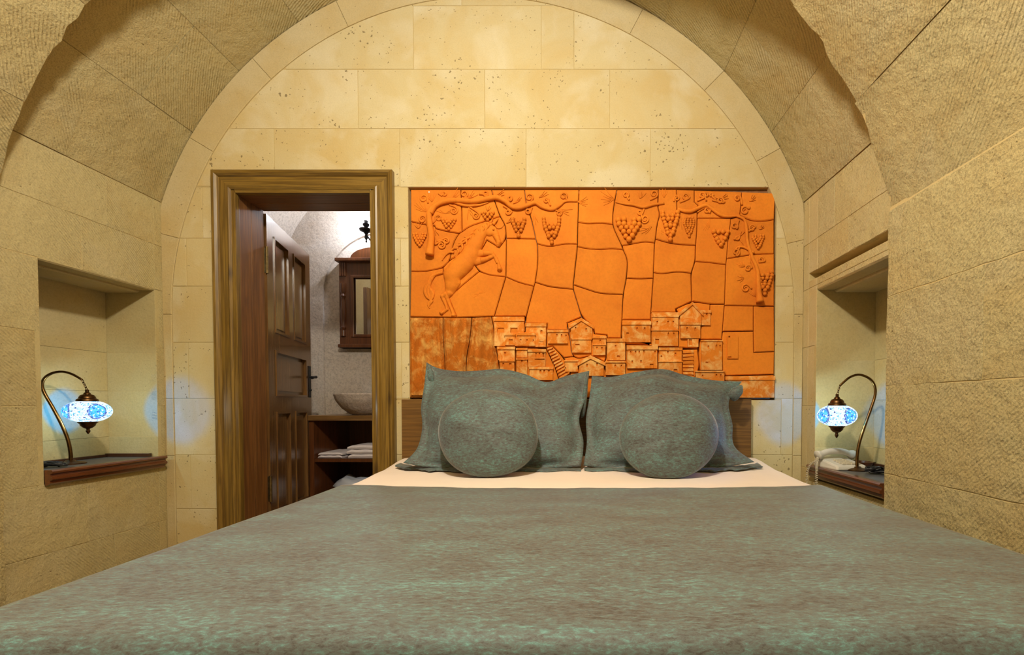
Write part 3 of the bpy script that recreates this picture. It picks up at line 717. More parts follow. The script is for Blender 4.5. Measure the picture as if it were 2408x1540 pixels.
T(c3,(1780,595),(2040,600),(2075,860),(2100,915),(1980,930),(1845,790),(1765,810))
T(c3,(1765,815),(1845,790),(1980,930),(2060,1100),(2060,1415),(1940,1415),(1920,1140))
T(c3,(2020,510),(2195,440),(2340,555),(2350,640),(2500,655),(2495,690),(2490,940),(2470,980),(2330,900),(2160,940),(2100,915),(2075,860),(2040,600))
T(c3,(1980,930),(2100,915),(2160,940),(2330,900),(2470,980),(2473,1060),(2508,1150),(2678,1150),(2728,1080),(2700,1415),(2060,1415),(2060,1100))
def smooth_seam(poly, it=2):
    for _ in range(it):
        out = []; n = len(poly)
        for i in range(n):
            a,p,b = Vector(poly[i-1]),Vector(poly[i]),Vector(poly[(i+1)%n]); e1 = p-a; e2 = b-p
            if e1.length > .012 and e2.length > .012 and e1.angle(e2) < math.radians(48):
                d = .27*min(e1.length, e2.length); out += [tuple(p-e1.normalized()*d), tuple(p+e2.normalized()*d)]
            else: out.append(tuple(p))
        poly = out
    return poly
for pts,kind in TL:
    p = [mz(q) for q in pts]
    if area(p) < 0: p = p[::-1]
    p = smooth_seam(p)
    pr = rnd.uniform(-.002,.003)
    if kind == 'c':
        # cliff faces: a rounded rocky slab
        block('cliff_tile', p, fm, M['terra_cliff'], mural, gap=.0022, bevel=.014, thick=.036, proud=.012+pr)
    else:
        block('tile', p, fm, M['terra'], mural, gap=.0019, bevel=.0045, thick=.036, proud=pr)
# rounded relief strokes
def stroke(name, c, pts, rad, mat='terra_dark', sink=.85, smooth=True, n=5, parent=None):
    P = catmull([mu(c(*p), 0) for p in pts], n); N_ = len(P)
    if not isinstance(rad, (list,tuple)): rad = [rad, rad]
    R = [S*interp(i/(N_-1), [(k/(len(rad)-1), r) for k,r in enumerate(rad)])/420 for i in range(N_)]
    P = [Vector((p.x, YP-r*sink, p.z)) for p,r in zip(P,R)]
    mb = MB(); mb.tube(P, R, 8); return mb.build(name, M[mat], parent or mural, smooth='all')
stroke('vine_trunk', c1, [(372,935),(385,800),(392,700),(375,590),(362,470),(375,400),(430,330)], [52,42,40,38,34,30,26])
stroke('vine_branch', c1, [(380,430),(440,335),(560,285),(700,275),(900,285),(1080,250),(1180,240),(1280,285),(1350,345),(1440,362),(1550,328),(1640,300),(1720,350),(1840,378),(1930,330),(2000,278),(2140,275)], [30,32,30,26,20,12])
stroke('vine_branch', c1, [(660,290),(790,330),(950,325),(1070,290)], [18,16,8])
stroke('vine_branch', c2, [(345,285),(450,308),(560,322),(680,350),(800,320),(930,303)], [8,16,18,14])
stroke('vine_branch', c2, [(1090,372),(1170,398),(1250,402),(1330,368),(1430,330),(1500,368),(1600,440),(1700,462),(1855,448)], [16,24,22,20,18,12])
stroke('vine_trunk', c2, [(2072,1500),(2065,1380),(2060,1250),(2050,1100),(1985,940),(1935,780),(1920,620),(1895,500),(1800,455)], [48,34,26,22,20,18,20,16,12])
stroke('vine_branch', c2, [(2010,900),(1900,835),(1820,830),(1780,880)], [16,12,10,8])
stroke('vine_branch', c2, [(1330,410),(1440,345),(1520,380)], [8,10,6])
def spiral(c, x, y, r, turns=1.4, a0=0, tail=None, rad=9, sg=1):
    pts = []
    n = int(turns*7)
    for k in range(n+1):
        a = a0+sg*2*math.pi*k/7; q = r*(1-.72*k/n); pts.append((x+q*math.cos(a), y+q*math.sin(a)))
    if tail: pts = [tail]+pts
    stroke('tendril', c, pts, [rad,rad,rad*.7], sink=.75, n=3)
for (c,x,y,r,a0,tail,sg) in [
    (c1,290,245,48,.3,(345,300),-1),(c1,275,495,46,-.4,(330,560),-1),(c1,780,190,45,1.5,(830,240),-1),(c1,655,390,48,-1.2,(600,320),1),(c1,920,450,46,-1,(840,340),1),
    (c1,1565,230,50,1,(1640,290),-1),(c1,1310,405,36,-.4,(1250,330),1),(c1,1978,215,46,.8,(2040,275),-1),(c1,1550,395,36,-.3,(1600,350),1),(c1,1925,420,34,-1,(1880,390),1),
    (c1,505,805,50,-1.6,(430,800),1),(c1,470,480,42,2.6,(400,540),1),(c1,560,755,40,-2.5,(450,760),1),(c1,1040,180,36,.5,(960,190),1),(c1,540,190,34,2.5,(470,180),1),(c1,1330,240,30,1.5,(1260,240),-1),(c1,1770,270,34,.5,(1820,330),-1),
    (c2,470,200,38,1,(510,260),-1),(c2,810,190,46,1.4,(760,260),-1),(c2,1190,225,44,.4,(1120,290),-1),(c2,1085,240,36,2.8,(1050,280),1),(c2,1390,205,40,.6,(1330,270),-1),(c2,1500,200,26,1,(1560,260),-1),(c2,1610,270,42,.6,(1510,260),-1),
    (c2,1815,240,40,0,(1870,320),-1),(c2,1450,390,40,.9,(1500,350),-1),(c2,1905,390,52,-.5,(1960,340),-1),(c2,700,490,48,2.2,(660,440),-1),(c2,640,410,32,.3,(690,370),1),(c2,1780,575,42,1,(1830,500),-1),
    (c2,1800,890,44,1.5,(1840,830),-1),(c2,2105,985,40,.4,(2070,1010),-1),(c2,1945,1085,42,0,(1985,1060),-1),(c2,1915,1325,50,-.6,(1985,1330),-1),(c2,1990,600,40,-.3,(1945,640),-1),(c2,1810,715,30,-.9,(1770,740),1),(c2,1440,200,30,2,(1440,270),1)]:
    spiral(c, x, y, r, 1.5, a0, tail, 11, sg)
def spray(c, x, y, angs, L, rad=6):
    mb = MB()
    for a in angs:
        l = L*rnd.uniform(.7,1.15); a = math.radians(a)
        P = [mu(c(x+l*t*math.cos(a), y-l*t*math.sin(a)+8*math.sin(3*t)), 0) for t in (0,.5,1)]
        r = S*rad/420; mb.tube([Vector((p.x, YP-r*.7, p.z)) for p in P], [r,r*.8,r*.4], 6)
    mb.build('twig_spray', M['terra_dark'], mural, smooth='all')
for (c,x,y,a,L) in [(c1,320,400,(100,125,140,150,165),170),(c1,390,280,(60,75,100,115,130),130),(c1,640,240,(30,50,65),130),(c1,820,240,(40,55,20),140),(c1,830,350,(-50,-70,-95),150),(c1,1130,220,(10,25,35),150),
    (c1,1370,300,(25,35,45),130),(c1,1680,230,(20,35,50),120),(c1,2150,280,(0,15,-15,-30,30),120),(c1,1930,370,(0,-20,-35),140),(c1,1290,540,(40,55,30),110),(c1,560,420,(150,165,20,40),110),(c1,230,600,(60,110,140,85),70),
    (c1,1060,390,(70,110,45),70),(c1,1620,420,(-80,-100,-65),130),(c1,960,1380,(30,45,10,200,220),90),(c1,420,590,(-60,-80,-100),110),
    (c2,330,250,(130,150,165,180,195,210),190),(c2,640,240,(40,60,75,110),90),(c2,930,230,(60,80,100,120),100),(c2,1130,420,(-85,-95),180),(c2,780,580,(200,215,230,190),140),(c2,1480,490,(-100,-110,-90,-120),140),
    (c2,1600,240,(0,20,35,160),110),(c2,1960,270,(10,45,65,30),90),(c2,1830,700,(40,60,110,-60),100),(c2,1900,1060,(140,160,120,100,180),100),(c2,1890,1200,(160,200,230,130),90),(c2,2050,1430,(130,110,150,70),120),(c2,1960,920,(-50,-65,-80),110),(c2,880,600,(-50,-70),90),(c2,2080,610,(40,60,20),70)]:
    spray(c, x, y, a, L)
def bunch(c, x0, x1, y0, y1, r, notch=.62):
    mb = MB(); cx = (x0+x1)/2; y = y1-r; row = 0
    H = y1-y0
    while y > y0+r*.6:
        t = (y1-y)/H; half = (x1-x0)/2*min(1, .06+t*1.25)-r*.5
        if not notch and t > .6: half *= 1-(t-.6)*1.6
        k = max(1, int(2*half/(1.72*r))+1)
        for i in range(k):
            xx = cx+((i/(k-1)*2-1)*half if k > 1 else 0)
            if notch and t > notch and abs(xx-cx) < half*(.12+(t-notch)*1.2): continue
            rr = r*rnd.uniform(.88,1.1); p = mu(c(xx+rnd.uniform(-.1,.1)*r, y+rnd.uniform(-.15,.15)*r))
            q = S*rr/420; mb.ball((p.x, YP-q*rnd.uniform(.55,.95), p.z), q, 9, 6)
        y -= r*1.45; row += 1
    b = mb.build('grape_bunch', M['terra_dark'], mural, smooth='all')
    if notch:
        mb = MB(); yc = y0+H*.18
        for k in range(7):
            a = math.radians(-150+20*k); L = H*.30*(1 if k % 2 == 0 else .8)
            P = [mu(c(cx, yc)), mu(c(cx-L*math.cos(a)*.55, yc-L*math.sin(a)*.9))]
            r_ = S*max(9, H*.035)/420; mb.tube([Vector((p.x,YP-r_*.1,p.z)) for p in P], [r_*.7,r_*.25], 6)
        mb.build('vine_leaf', M['terra_dark'], b, smooth='all')
for a in [(c1,165,325,650,832,19),(c1,510,680,475,632,19),(c1,985,1140,385,520,19),(c1,1352,1518,455,718,23),(c1,1728,1938,470,803,25,.5),(c2,363,648,470,778,33,.58),(c2,898,1108,360,768,28,.6),(c2,1513,1708,600,840,28),(c2,1992,2132,680,858,17),(c2,2045,2238,1100,1415,25)]:
    bunch(*a)
bunch(c2,1153,1312,445,718,17,notch=0)
# the rearing horse: one smooth bas-relief height field
caps = []
def cap(*pts):
    for a,b in zip(pts, pts[1:]): caps.append((a,b))
cap((640,1160,112),(700,1100,118),(780,1020,122),(850,930,105))                      # trunk
cap((640,1180,108),(625,1290,80),(590,1385,46),(515,1420,27),(560,1530,18),(572,1580,18),(510,1622,22),(490,1612,14))
cap((660,1250,80),(610,1390,38),(570,1435,28),(612,1545,19),(640,1610,20),(650,1648,28))
cap((850,900,105),(905,800,95),(960,690,80),(1020,610,66),(1065,575,54))             # neck
cap((1070,590,52),(1085,640,58)); cap((1105,575,40),(1150,660,44),(1182,735,34),(1196,770,33),(1186,800,28))
cap((895,905,58),(1000,900,42),(1110,903,28),(1165,965,17),(1192,1020,15),(1198,1060,20),(1207,1095,33))
cap((925,995,52),(1010,985,34),(1090,955,25),(1140,930,20),(1160,985,14),(1172,1012,14))
st = 4; gx0, gx1, gy0, gy1 = 440, 1270, 460, 1690
nxg, nyg = int((gx1-gx0)/st)+1, int((gy1-gy0)/st)+1
hgt = [[0.0]*nyg for _ in range(nxg)]
for (ax_,ay,ar),(bx_,by,br) in caps:
    dx, dy = bx_-ax_, by-ay; L2 = dx*dx+dy*dy; m_ = max(ar,br)
    for i in range(max(0,int((min(ax_,bx_)-m_-gx0)/st)), min(nxg-1, int((max(ax_,bx_)+m_-gx0)/st)+1)+1):
        for j in range(max(0,int((min(ay,by)-m_-gy0)/st)), min(nyg-1, int((max(ay,by)+m_-gy0)/st)+1)+1):
            x = gx0+i*st; y = gy0+j*st; t = min(1,max(0,((x-ax_)*dx+(y-ay)*dy)/L2)); r = lerp(ar,br,t)
            d2 = (x-ax_-dx*t)**2+(y-ay-dy*t)**2
            if d2 < r*r:
                h = math.sqrt(r*r-d2)*(.62 if r > 40 else 1.0); hgt[i][j] += h**5
mb = MB(); idx = {}
def hv(i,j):
    if (i,j) not in idx:
        h = hgt[i][j]**.2; q = mu(c1(gx0+i*st, gy0+j*st), max(0,h)*S/420-(.003 if h <= 0 else 0)); idx[(i,j)] = len(mb.v); mb.v.append(tuple(q))
    return idx[(i,j)]
for i in range(nxg-1):
    for j in range(nyg-1):
        if max(hgt[i][j],hgt[i+1][j],hgt[i][j+1],hgt[i+1][j+1]) > 0: mb.f.append((hv(i,j),hv(i,j+1),hv(i+1,j+1),hv(i+1,j)))
horse = mb.build('horse_relief', M['terra_dark'], mural, smooth='all')
tag(horse, 'rearing horse in raised terracotta relief')
for k in range(9):
    t = k/8; x = lerp(1075,640,t); y = lerp(548,900,t**1.2)
    stroke('mane', c1, [(x+18,y-6),(x-40,y+10-20*math.sin(k)),(x-95,y+45+12*math.cos(k*2)),(x-130,y+70+25*math.sin(k*1.7))], [16,15,11,5], parent=horse, sink=.6)
stroke('mane', c1, [(1110,535),(1150,560),(1185,600),(1230,590),(1260,550)], [10,10,8,4], parent=horse)
for k in range(7):
    o_ = k*13
    stroke('tail', c1, [(520,1130),(440-o_*.6,1148+o_*.4),(350-o_*.5+40,1210+o_),(300+o_*1.3,1330+8*k),(330+o_*.9,1430),(395-o_*.6,1480+6*k),(335+o_*.35,1535+5*k)], [22,20,18,16,13,6], parent=horse, sink=.3)
stroke('ear', c1, [(1132,565),(1160,525),(1192,486)], [20,15,3], parent=horse, sink=1.6)
stroke('ear', c1, [(1098,545),(1112,512),(1126,482)], [15,11,3], parent=horse, sink=1.2)
for k in range(8):
    t = k/7; x = lerp(1060,700,t); y = lerp(562,880,t**1.1)
    stroke('mane', c1, [(x+10,y-14),(x+18,y+22),(x-8,y+62),(x-34,y+96+14*math.sin(k*2))], [14,13,10,3], parent=horse, sink=3.4)
for a,b,q_ in (((1190,1088),(1228,1092),24),((492,1612),(522,1632),18),((632,1648),(668,1654),18)):
    stroke('hoof', c1, [a,b], [q_,q_], parent=horse, sink=.9)
stroke('mouth', c1, [(1166,806),(1190,800),(1214,786)], [4,5,4], mat='terra_win', parent=horse, sink=5.5)
mb = MB(); p = mu(c1(1138,625)); q = S*12/420; mb.ball((p.x, YP-S*40/420, p.z), q, 8, 6); mb.build('eye', M['terra_win'], horse)
mb = MB(); p = mu(c1(1205,748)); q = S*9/420; mb.ball((p.x, YP-S*27/420, p.z), q, 8, 6); mb.build('nostril', M['terra_win'], horse)
# houses
def house(c, x0, y0, x1, y1, wins=(), roof=28, h=.010, gable=None, mat='terra_house'):
    """wins: (x,y,w,h[,deep]) in crop units; front grid with real recessed openings"""
    h += .004                                       # openings deep enough to hold their own shade
    xs = sorted(set([x0,x1]+[q for w_ in wins for q in (w_[0],w_[0]+w_[2])])); ys = sorted(set([y0,y1]+[q for w_ in wins for q in (w_[1],w_[1]+w_[3])]))
    mb = MB()
    def V(x,y,w_): return mu(c(x,y), w_)
    def quad(a,b,c_,d): mb.add([a,b,c_,d], [(0,1,2,3)])
    dk = MB()
    for xa,xb in zip(xs,xs[1:]):
        for ya,yb in zip(ys,ys[1:]):
            inside = any(w_[0] <= xa and xb <= w_[0]+w_[2] and w_[1] <= ya and yb <= w_[1]+w_[3] for w_ in wins)
            if not inside: quad(V(xa,ya,h),V(xa,yb,h),V(xb,yb,h),V(xb,ya,h))
    for w_ in wins:
        a,b,cc,d = w_[0],w_[1],w_[0]+w_[2],w_[1]+w_[3]; R = [(a,b),(a,d),(cc,d),(cc,b)]
        for k in range(4): quad(V(*R[k],h),V(*R[k],h-.0072),V(*R[(k+1)%4],h-.0072),V(*R[(k+1)%4],h))
    R = [(x0,y0),(x1,y0),(x1,y1),(x0,y1)]
    for k in range(4): quad(V(*R[k],h),V(*R[k],-.002),V(*R[(k+1)%4],-.002),V(*R[(k+1)%4],h))
    o = mb.build('house', M[mat], mural, fix=False)
    for w_ in wins:
        a,b,cc,d = w_[0],w_[1],w_[0]+w_[2],w_[1]+w_[3]; dk = MB()
        dk.add([V(a,b,h-.0072),V(a,d,h-.0072),V(cc,d,h-.0072),V(cc,b,h-.0072)], [(0,1,2,3)]); dk.build('window', M['terra_win'], o, fix=False)
    if roof:
        rb = MB()
        if gable:
            gx, gy = gable
            P = [(x0-22,y0+6),(gx,gy),(x1+22,y0+6),(x1+22,y0+6+roof),(gx,gy+roof),(x0-22,y0+6+roof)]
            rb.prism([mz(c(*q)) for q in P[::-1]], fm, -.002, h+.008)
            gb = MB(); gb.prism([mz(c(*q)) for q in [(x0,y0),(x1,y0),(gx,gy+roof*.8)]], fm, -.002, h); gb.build('gable', M[mat], o)
        else:
            P = [(x0-8,y0-roof*.55),(x1+8,y0-roof*.55),(x1+8,y0+roof*.45),(x0-8,y0+roof*.45)]
            rb.prism([mz(c(*q)) for q in P[::-1]], fm, -.002, h+.006)
        rb.build('roof', M['terra_house'], o, bevel=.002)
    return o
W = lambda x,y,w_=18,h_=32: (x,y,w_,h_)
house(c3,1145,470,1500,790,[W(1175,570,90,60),W(1335,570,90,60)],roof=55,h=.006)
house(c3,1275,660,1395,780,[W(1320,712,50,62)],roof=24,h=.014)
house(c3,1525,540,1765,800,[W(1700,600,24,40)],roof=46,h=.006)
house(c3,1425,655,1640,790,[W(1455,710),W(1530,712),W(1608,715)],roof=32,h=.013)
house(c3,1670,690,1765,800,[W(1690,735,45,62)],roof=0,h=.010)
house(c3,1190,820,1390,960,[W(1265,865,20,40)],roof=36,h=.009)
house(c3,1215,970,1385,1200,[W(1245,995,20,36),W(1325,998,28,36)],roof=26,h=.012)
house(c3,1415,830,1540,930,[],roof=26,h=.008)
house(c3,1415,950,1540,1200,[W(1468,960,20,32)],roof=18,h=.010)
house(c3,1555,850,1760,1040,[W(1640,875,16,50),W(1680,875,16,50),W(1722,875,16,50),W(1760-24,875,14,50)],roof=34,h=.009)
house(c3,1630,930,1750,945,[],roof=0,h=.016)
house(c3,1570,1060,1850,1200,[W(1690,1080,22,40),W(1735,1080,22,40),W(1790,1080,22,40)],roof=30,h=.011)
house(c3,1790,615,2030,760,[W(1890,645),W(1945,650),W(2000,655,16,28)],roof=34,h=.008)
house(c3,2065,545,2320,700,[W(2115,562,16,32),W(2240,578,20,40)],roof=40,h=.011,gable=(2190,455))
house(c3,2080,710,2310,870,[W(2120,768,50,12)],roof=20,h=.009)
house(c3,2330,690,2490,800,[W(2410,715,18,34)],roof=30,h=.007)
house(c3,2335,780,2480,900,[W(2370,800),W(2430,805)],roof=12,h=.010)
house(c3,2165,985,2460,1150,[W(2370,975+20,20,36),W(2250,1010,20,34)],roof=44,h=.012,gable=(2300,905))
house(c3,1995,970,2150,1100,[],roof=24,h=.008)
house(c4,245,725,460,960,[W(335,780,20,30),W(360,905,36,24)],roof=44,h=.008)
house(c4,225,985,460,1140,[W(330,1015,20,36),W(405,1018,16,34)],roof=24,h=.011)
house(c4,430,520,765,745,[W(592,568,20,38),W(685,568,18,36),W(475,628,32,28)],roof=44,h=.008)
house(c4,785,420,1100,600,[W(835,490,22,32),W(965,488,24,36),W(1030,488,18,30)],roof=58,h=.007)
house(c4,780,605,1095,790,[W(970,630,16,38),W(1035,632,16,38),W(820,705,46,62)],roof=14,h=.010)
house(c4,1125,525,1360,700,[W(1192,568,20,44),W(1290,570,20,44)],roof=40,h=.013)
house(c4,1120,395,1375,520,[],roof=40,h=.009,gable=(1265,262))
house(c4,1380,380,1485,540,[W(1430,395,20,40)],roof=34,h=.007)
house(c4,1210,705,1340,800,[W(1225,710,40,70)],roof=0,h=.008)
house(c4,485,815,845,1060,[W(515,850),W(575,850),W(620,848),W(675,845),W(808,850,20,34),W(535,965,20,34),W(640,962,20,34),W(755,1005,44,55)],roof=50,h=.009)
house(c4,870,830,1140,970,[W(965,850),W(1055,870,20,40),W(885,905,20,20)],roof=36,h=.007)
house(c4,865,980,1140,1180,[W(1042,1068,44,60)],roof=16,h=.010)
house(c4,1375,730,1625,1080,[W(1450,785,20,38),W(1548,775,16,36),W(1592,778,16,36),W(1425,980,34,14)],roof=14,h=.009)
house(c4,1310,1100,1650,1260,[W(1380,1135,18,28),W(1545,1130,18,34),W(1600,1130,16,34)],roof=20,h=.010)
house(c4,1670,1180,2255,1410,[],roof=46,h=.006)
house(c4,1690,670,1820,940,[W(1705,670,22,24),W(1690+10,915,40,24)],roof=0,h=.003,mat='terra')
for (x,y,r) in ((1935,1410,52),(2140,1410,78)):
    mb = MB(); P = [(x+r*math.cos(math.pi*k/14), y-1.0*r*1.95*math.sin(math.pi*k/14)*.98) for k in range(15)]
    for a,b in zip(P,P[1:]): pass
    mb.tube([mu(c4(*q), .007) for q in P], S*7/420, 6); mb.build('arch_moulding', M['terra_dark'], mural, smooth='all')
for (x,y,r) in ((1222,640,52),(1385,640,52)):
    mb = MB(); P = [(x+r*math.cos(math.pi*k/14), y-r*2.0*math.sin(math.pi*k/14)) for k in range(15)]
    mb.tube([mu(c3(*q), .007) for q in P], S*6/420, 6); mb.build('arch_moulding', M['terra_dark'], mural, smooth='all')
# stairways: each step a piece
for k in range(11):
    t = k/10; xa, ya = lerp(1785,1930,t), lerp(815,1170,t); xb, yb = lerp(1850,2050,t), lerp(790,1095,t)
    mb = MB(); mb.prism([mz(c3(*q)) for q in [(xa,ya+24),(xb,yb+26),(xb,yb+4),(xa,ya)]], fm, -.002, .012-.002*(k % 2)); mb.build('stair_step', M['terra_house'], mural, bevel=.0015)
for k in range(8):
    y = 850+k*42
    mb = MB(); mb.prism([mz(c4(*q)) for q in [(1155,y+30),(1155+130,y+32-10+k*2),(1155+130-k*2,y-14+k*2),(1155,y)]], fm, -.002, .010); mb.build('stair_step', M['terra_house'], mural, bevel=.0015)
# small fixing screw
mb = MB(); p = mu(c1(355,165)); mb.ball((p.x, YP-.002, p.z), .005, 10, 6, sy=.6); mb.build('screw', plain('white_screw', (.8,.7,.6), .4), mural)

# ================================================================== bed
BXL, BXR, BFOOT = -.985, 1.035, -1.945
def bed_top(y): return interp(y, [(-1.2,.515),(-.6,.518),(-.35,.532),(-.05,.560)])
bed = tag(empty('double_bed', (0,-.95,0)), 'wide double bed with a plain brown headboard under the mural', 'bed')
hbz = .876
mb = MB(); mb.box(-.955, .972, -.045, -.012, .12, hbz); mb.build('headboard', M['wood_head'], bed, bevel=.003)
mb = MB(); mb.box(BXL+.06, BXR-.06, BFOOT+.08, -.046, .06, .24); mb.build('bed_base', M['wood_dark'], bed)
def cover_grid(y_of, y_rows, xl, xr, off, zlow, foot, R=.07, name='x', mat=None, waves=0, edge=None):
    """cloth over the mattress: rows of y, cross-section with rounded shoulders"""
    xsn = []
    for k in range(5): xsn.append((xl-.012*(1-k/4), None, lerp(zlow, 0, k/5)))
    sect = [(xl-.02, 'low'),]
    cs = []
    def drop(d, R):                                  # d: distance inside from the edge
        return R-math.sqrt(max(0, R*R-(R-d)**2)) if d < R else 0
    xs = []
    for a in (0,8,18,30,45,60,75,90): xs.append((xl+R*(1-math.cos(math.radians(a))), R*(1-math.sin(math.radians(a)))))
    n = 60
    for k in range(1, n): xs.append((lerp(xl+R, xr-R, k/n), 0))
    for a in (90,75,60,45,30,18,8,0): xs.append((xr-R*(1-math.cos(math.radians(a))), R*(1-math.sin(math.radians(a)))))
    low = [(-.018, 1.0),(-.012,.66),(-.005,.33)]
    cols = [(xl+a, None, f) for a,f in low]+[(x,d,None) for x,d in xs]+[(xr-a, None, f) for a,f in low[::-1]]
    vs = []; fs = []
    for j,yy in enumerate(y_rows):
        for i,(x,d,f) in enumerate(cols):
            y, yd = y_of(x, yy)
            zt_ = bed_top(y)+off-yd
            crown = .012*(1-min(1,abs((x-(xl+xr)/2)/((xr-xl)/2)))**2)-.006
            zt_ += crown
            if waves: zt_ += waves*(math.sin(x*7+y*3)*math.sin(y*5+1.3)+.5*math.sin(x*3.1-y*6))
            zs = zt_-R
            if f is not None:
                z = lerp(zs, zlow, f); xx = x+.006*math.sin(y*14+i)
            else: z = zt_-d; xx = x
            vs.append((xx, y, max(z, zlow)))
    m_ = len(cols)
    for j in range(len(y_rows)-1):
        for i in range(m_-1): fs.append((j*m_+i, j*m_+i+1, (j+1)*m_+i+1, (j+1)*m_+i))
    mb = MB(); mb.add(vs, fs); return mb.build(name, mat, None, smooth='all')
# mattress
mb = MB(); mb.box(BXL+.02, BXR-.02, BFOOT+.03, -.048, .241, .46); mb.build('mattress', M['sheet'], bed, bevel=.05)
def y_plain(x, yy): return yy, 0
rows_s = [-.96, -.9, -.8, -.7, -.6, -.5, -.4, -.3, -.2, -.12, -.08, -.056]
o = cover_grid(y_plain, rows_s, BXL+.006, BXR-.006, 0, .16, 0, R=.06, name='bed_sheet', mat=M['sheet'], waves=.0012)
so = o.modifiers.new('solid', 'SOLIDIFY'); so.thickness = .003; so.offset = -1
tag(o, 'white sheet stretched over the head of the bed', 'sheet')
def spread_edge(x): return -.845+.115*min(1,abs(x-.05)/1.0)**2.2+.004*math.sin(x*21)+.003*math.sin(x*47)
FR = .045
def y_spread(x, s):
    # s 0..1 along the top, 1..2 around the foot, 2..3 down
    y0 = spread_edge(x); yf = BFOOT-.012
    if s <= 1: return lerp(y0, yf+FR, s), 0
    if s <= 2:
        a = (s-1)*math.pi/2; return yf+FR-FR*math.sin(a), FR*(1-math.cos(a))
    return yf-.02*(s-2), FR+(s-2)*.33
rows_b = [k/40 for k in range(41)]+[1+k/6 for k in range(1,7)]+[2+k/4 for k in range(1,5)]
o = cover_grid(y_spread, rows_b, BXL-.006, BXR+.006, .011, .12, 0, R=.07, name='bedspread', mat=M['fabric'], waves=.0022)
so = o.modifiers.new('solid', 'SOLIDIFY'); so.thickness = .008; so.offset = -1
tag(o, 'mottled teal and grey velour bedspread covering most of the bed', 'bedspread')

# ------------------------------------------------------------------ pillows
def pillow(name, top, bot, left, right, Yb, Yt, T, label, seed, flange=.10):
    """outline curves in picture survey points; the pillow leans from Yb (base) to Yt (top)"""
    rr = random.Random(seed)
    def curve(pts):
        P = catmull([Vector((p[0],p[1],0)) for p in pts], 10); L = [0]
        for a,b in zip(P,P[1:]): L.append(L[-1]+(b-a).length)
        def f(t):
            s = t*L[-1]
            for k in range(len(P)-1):
                if s <= L[k+1]+1e-9: 
                    u = (s-L[k])/max(1e-9, L[k+1]-L[k]); return P[k].lerp(P[k+1], u)
            return P[-1]
        return f
    ct, cb, cl, cr = curve(top), curve(bot), curve(left), curve(right)    # top,bottom left->right; left,right bottom->top
    P00, P10, P01, P11 = cb(0), cb(1), ct(0), ct(1)
    nu, nv = 56, 40; F = {}; 
    ph = [rr.uniform(0,6.28) for _ in range(8)]
    vs = []; fs = []
    def front(u,v):
        q = (1-v)*cb(u)+v*ct(u)+(1-u)*cl(v)+u*cr(v)-((1-u)*(1-v)*P00+u*(1-v)*P10+(1-u)*v*P01+u*v*P11)
        y = lerp(Yb, Yt, v)
        p = at(q.x, q.y, Y=y)
        a = abs(2*u-1); b = abs(2*v-1)
        ai = min(1, a/(1-flange)); bi = min(1, b/(1-flange*1.3))
        th = (max(0,1-ai**2.6)**.55)*(max(0,1-bi**2.4)**.55)
        wr = .006*math.sin(9*u+4*v+ph[0])*math.sin(6*v+ph[1])+.004*math.sin(17*u-11*v+ph[2])+.0025*math.sin(31*v+9*u+ph[3])
        fl = .010*(1-th)*math.sin(13*u+ph[4]+9*v)
        return p, th, wr, fl
    for side in (0,1):
        for j in range(nv+1):
            for i in range(nu+1):
                p, th, wr, fl = front(i/nu, j/nv)
                d = Vector((0,-1,.25)).normalized()
                if side == 0: q = p+d*(T*th+wr*th**.5+.004)+Vector((0,fl,0))
                else: q = p-d*(T*.8*th+.004)+Vector((0,fl,0))
                q.z = max(q.z, bed_top(q.y)+.012); q.y = min(q.y, -.050 if q.z < hbz+.02 else -.03)
                vs.append(q)
    m_ = nu+1; off = (nu+1)*(nv+1)
    for j in range(nv):
        for i in range(nu):
            k = j*m_+i; fs.append((k,k+1,k+m_+1,k+m_)); fs.append((off+k,off+k+m_,off+k+m_+1,off+k+1))
    rim = [i for i in range(nu)]+[nu+j*m_ for j in range(nv)]+[nv*m_+i for i in range(nu,0,-1)]+[j*m_ for j in range(nv,0,-1)]
    for k in range(len(rim)): a,b = rim[k], rim[(k+1)%len(rim)]; fs.append((a,off+a,off+b,b))
    mb = MB(); mb.add(vs, fs)
    o = mb.build(name, M['fabric'], None, smooth='all'); return tag(o, label, 'pillow')
pl = pillow('pillow', [(1003,852),(1030,866),(1080,873),(1130,872),(1180,868),(1235,880),(1285,899),(1330,885),(1386,872)],
       [(950,1088),(1010,1098),(1100,1106),(1200,1106),(1290,1102),(1366,1096)],
       [(950,1088),(982,1055),(992,1005),(990,960),(1000,905),(1003,852)], [(1366,1096),(1372,1040),(1362,985),(1378,930),(1386,872)], -.40, -.13, .085,
       'large square-cornered teal velour pillow leaning on the headboard, nearer the door', 3)
pr_ = pillow('pillow', [(1392,884),(1440,886),(1490,876),(1560,868),(1610,882),(1670,894),(1746,897)],
       [(1372,1094),(1440,1102),(1560,1106),(1680,1100),(1772,1086)],
       [(1372,1094),(1380,1040),(1378,985),(1386,935),(1392,884)], [(1772,1086),(1728,1050),(1722,1000),(1712,945),(1746,897)], -.385, -.125, .08,
       'large square-cornered teal velour pillow leaning on the headboard, nearer the telephone', 5)
def lobe(p, cpx, Y, rx, rz, ry, lean, name='corner_fold'):
    c = at(cpx[0], cpx[1], Y=Y); mb = MB(); mb.ball((0,0,0), 1.0, 20, 14)
    ca, sa = math.cos(lean), math.sin(lean); vs = []
    for x,y,z in mb.v:
        k = 1+.10*math.sin(3*x+2*z)+.06*math.sin(7*z+4*y); x,y,z = x*rx*k, y*ry, z*rz*k
        vs.append((c.x+x*ca-z*sa, c.y+y, c.z+x*sa+z*ca))
    mb.v = vs; return mb.build(name, M['fabric'], p, smooth='all')
lobe(pl, (1013,884), -.165, .020, .052, .022, .12)
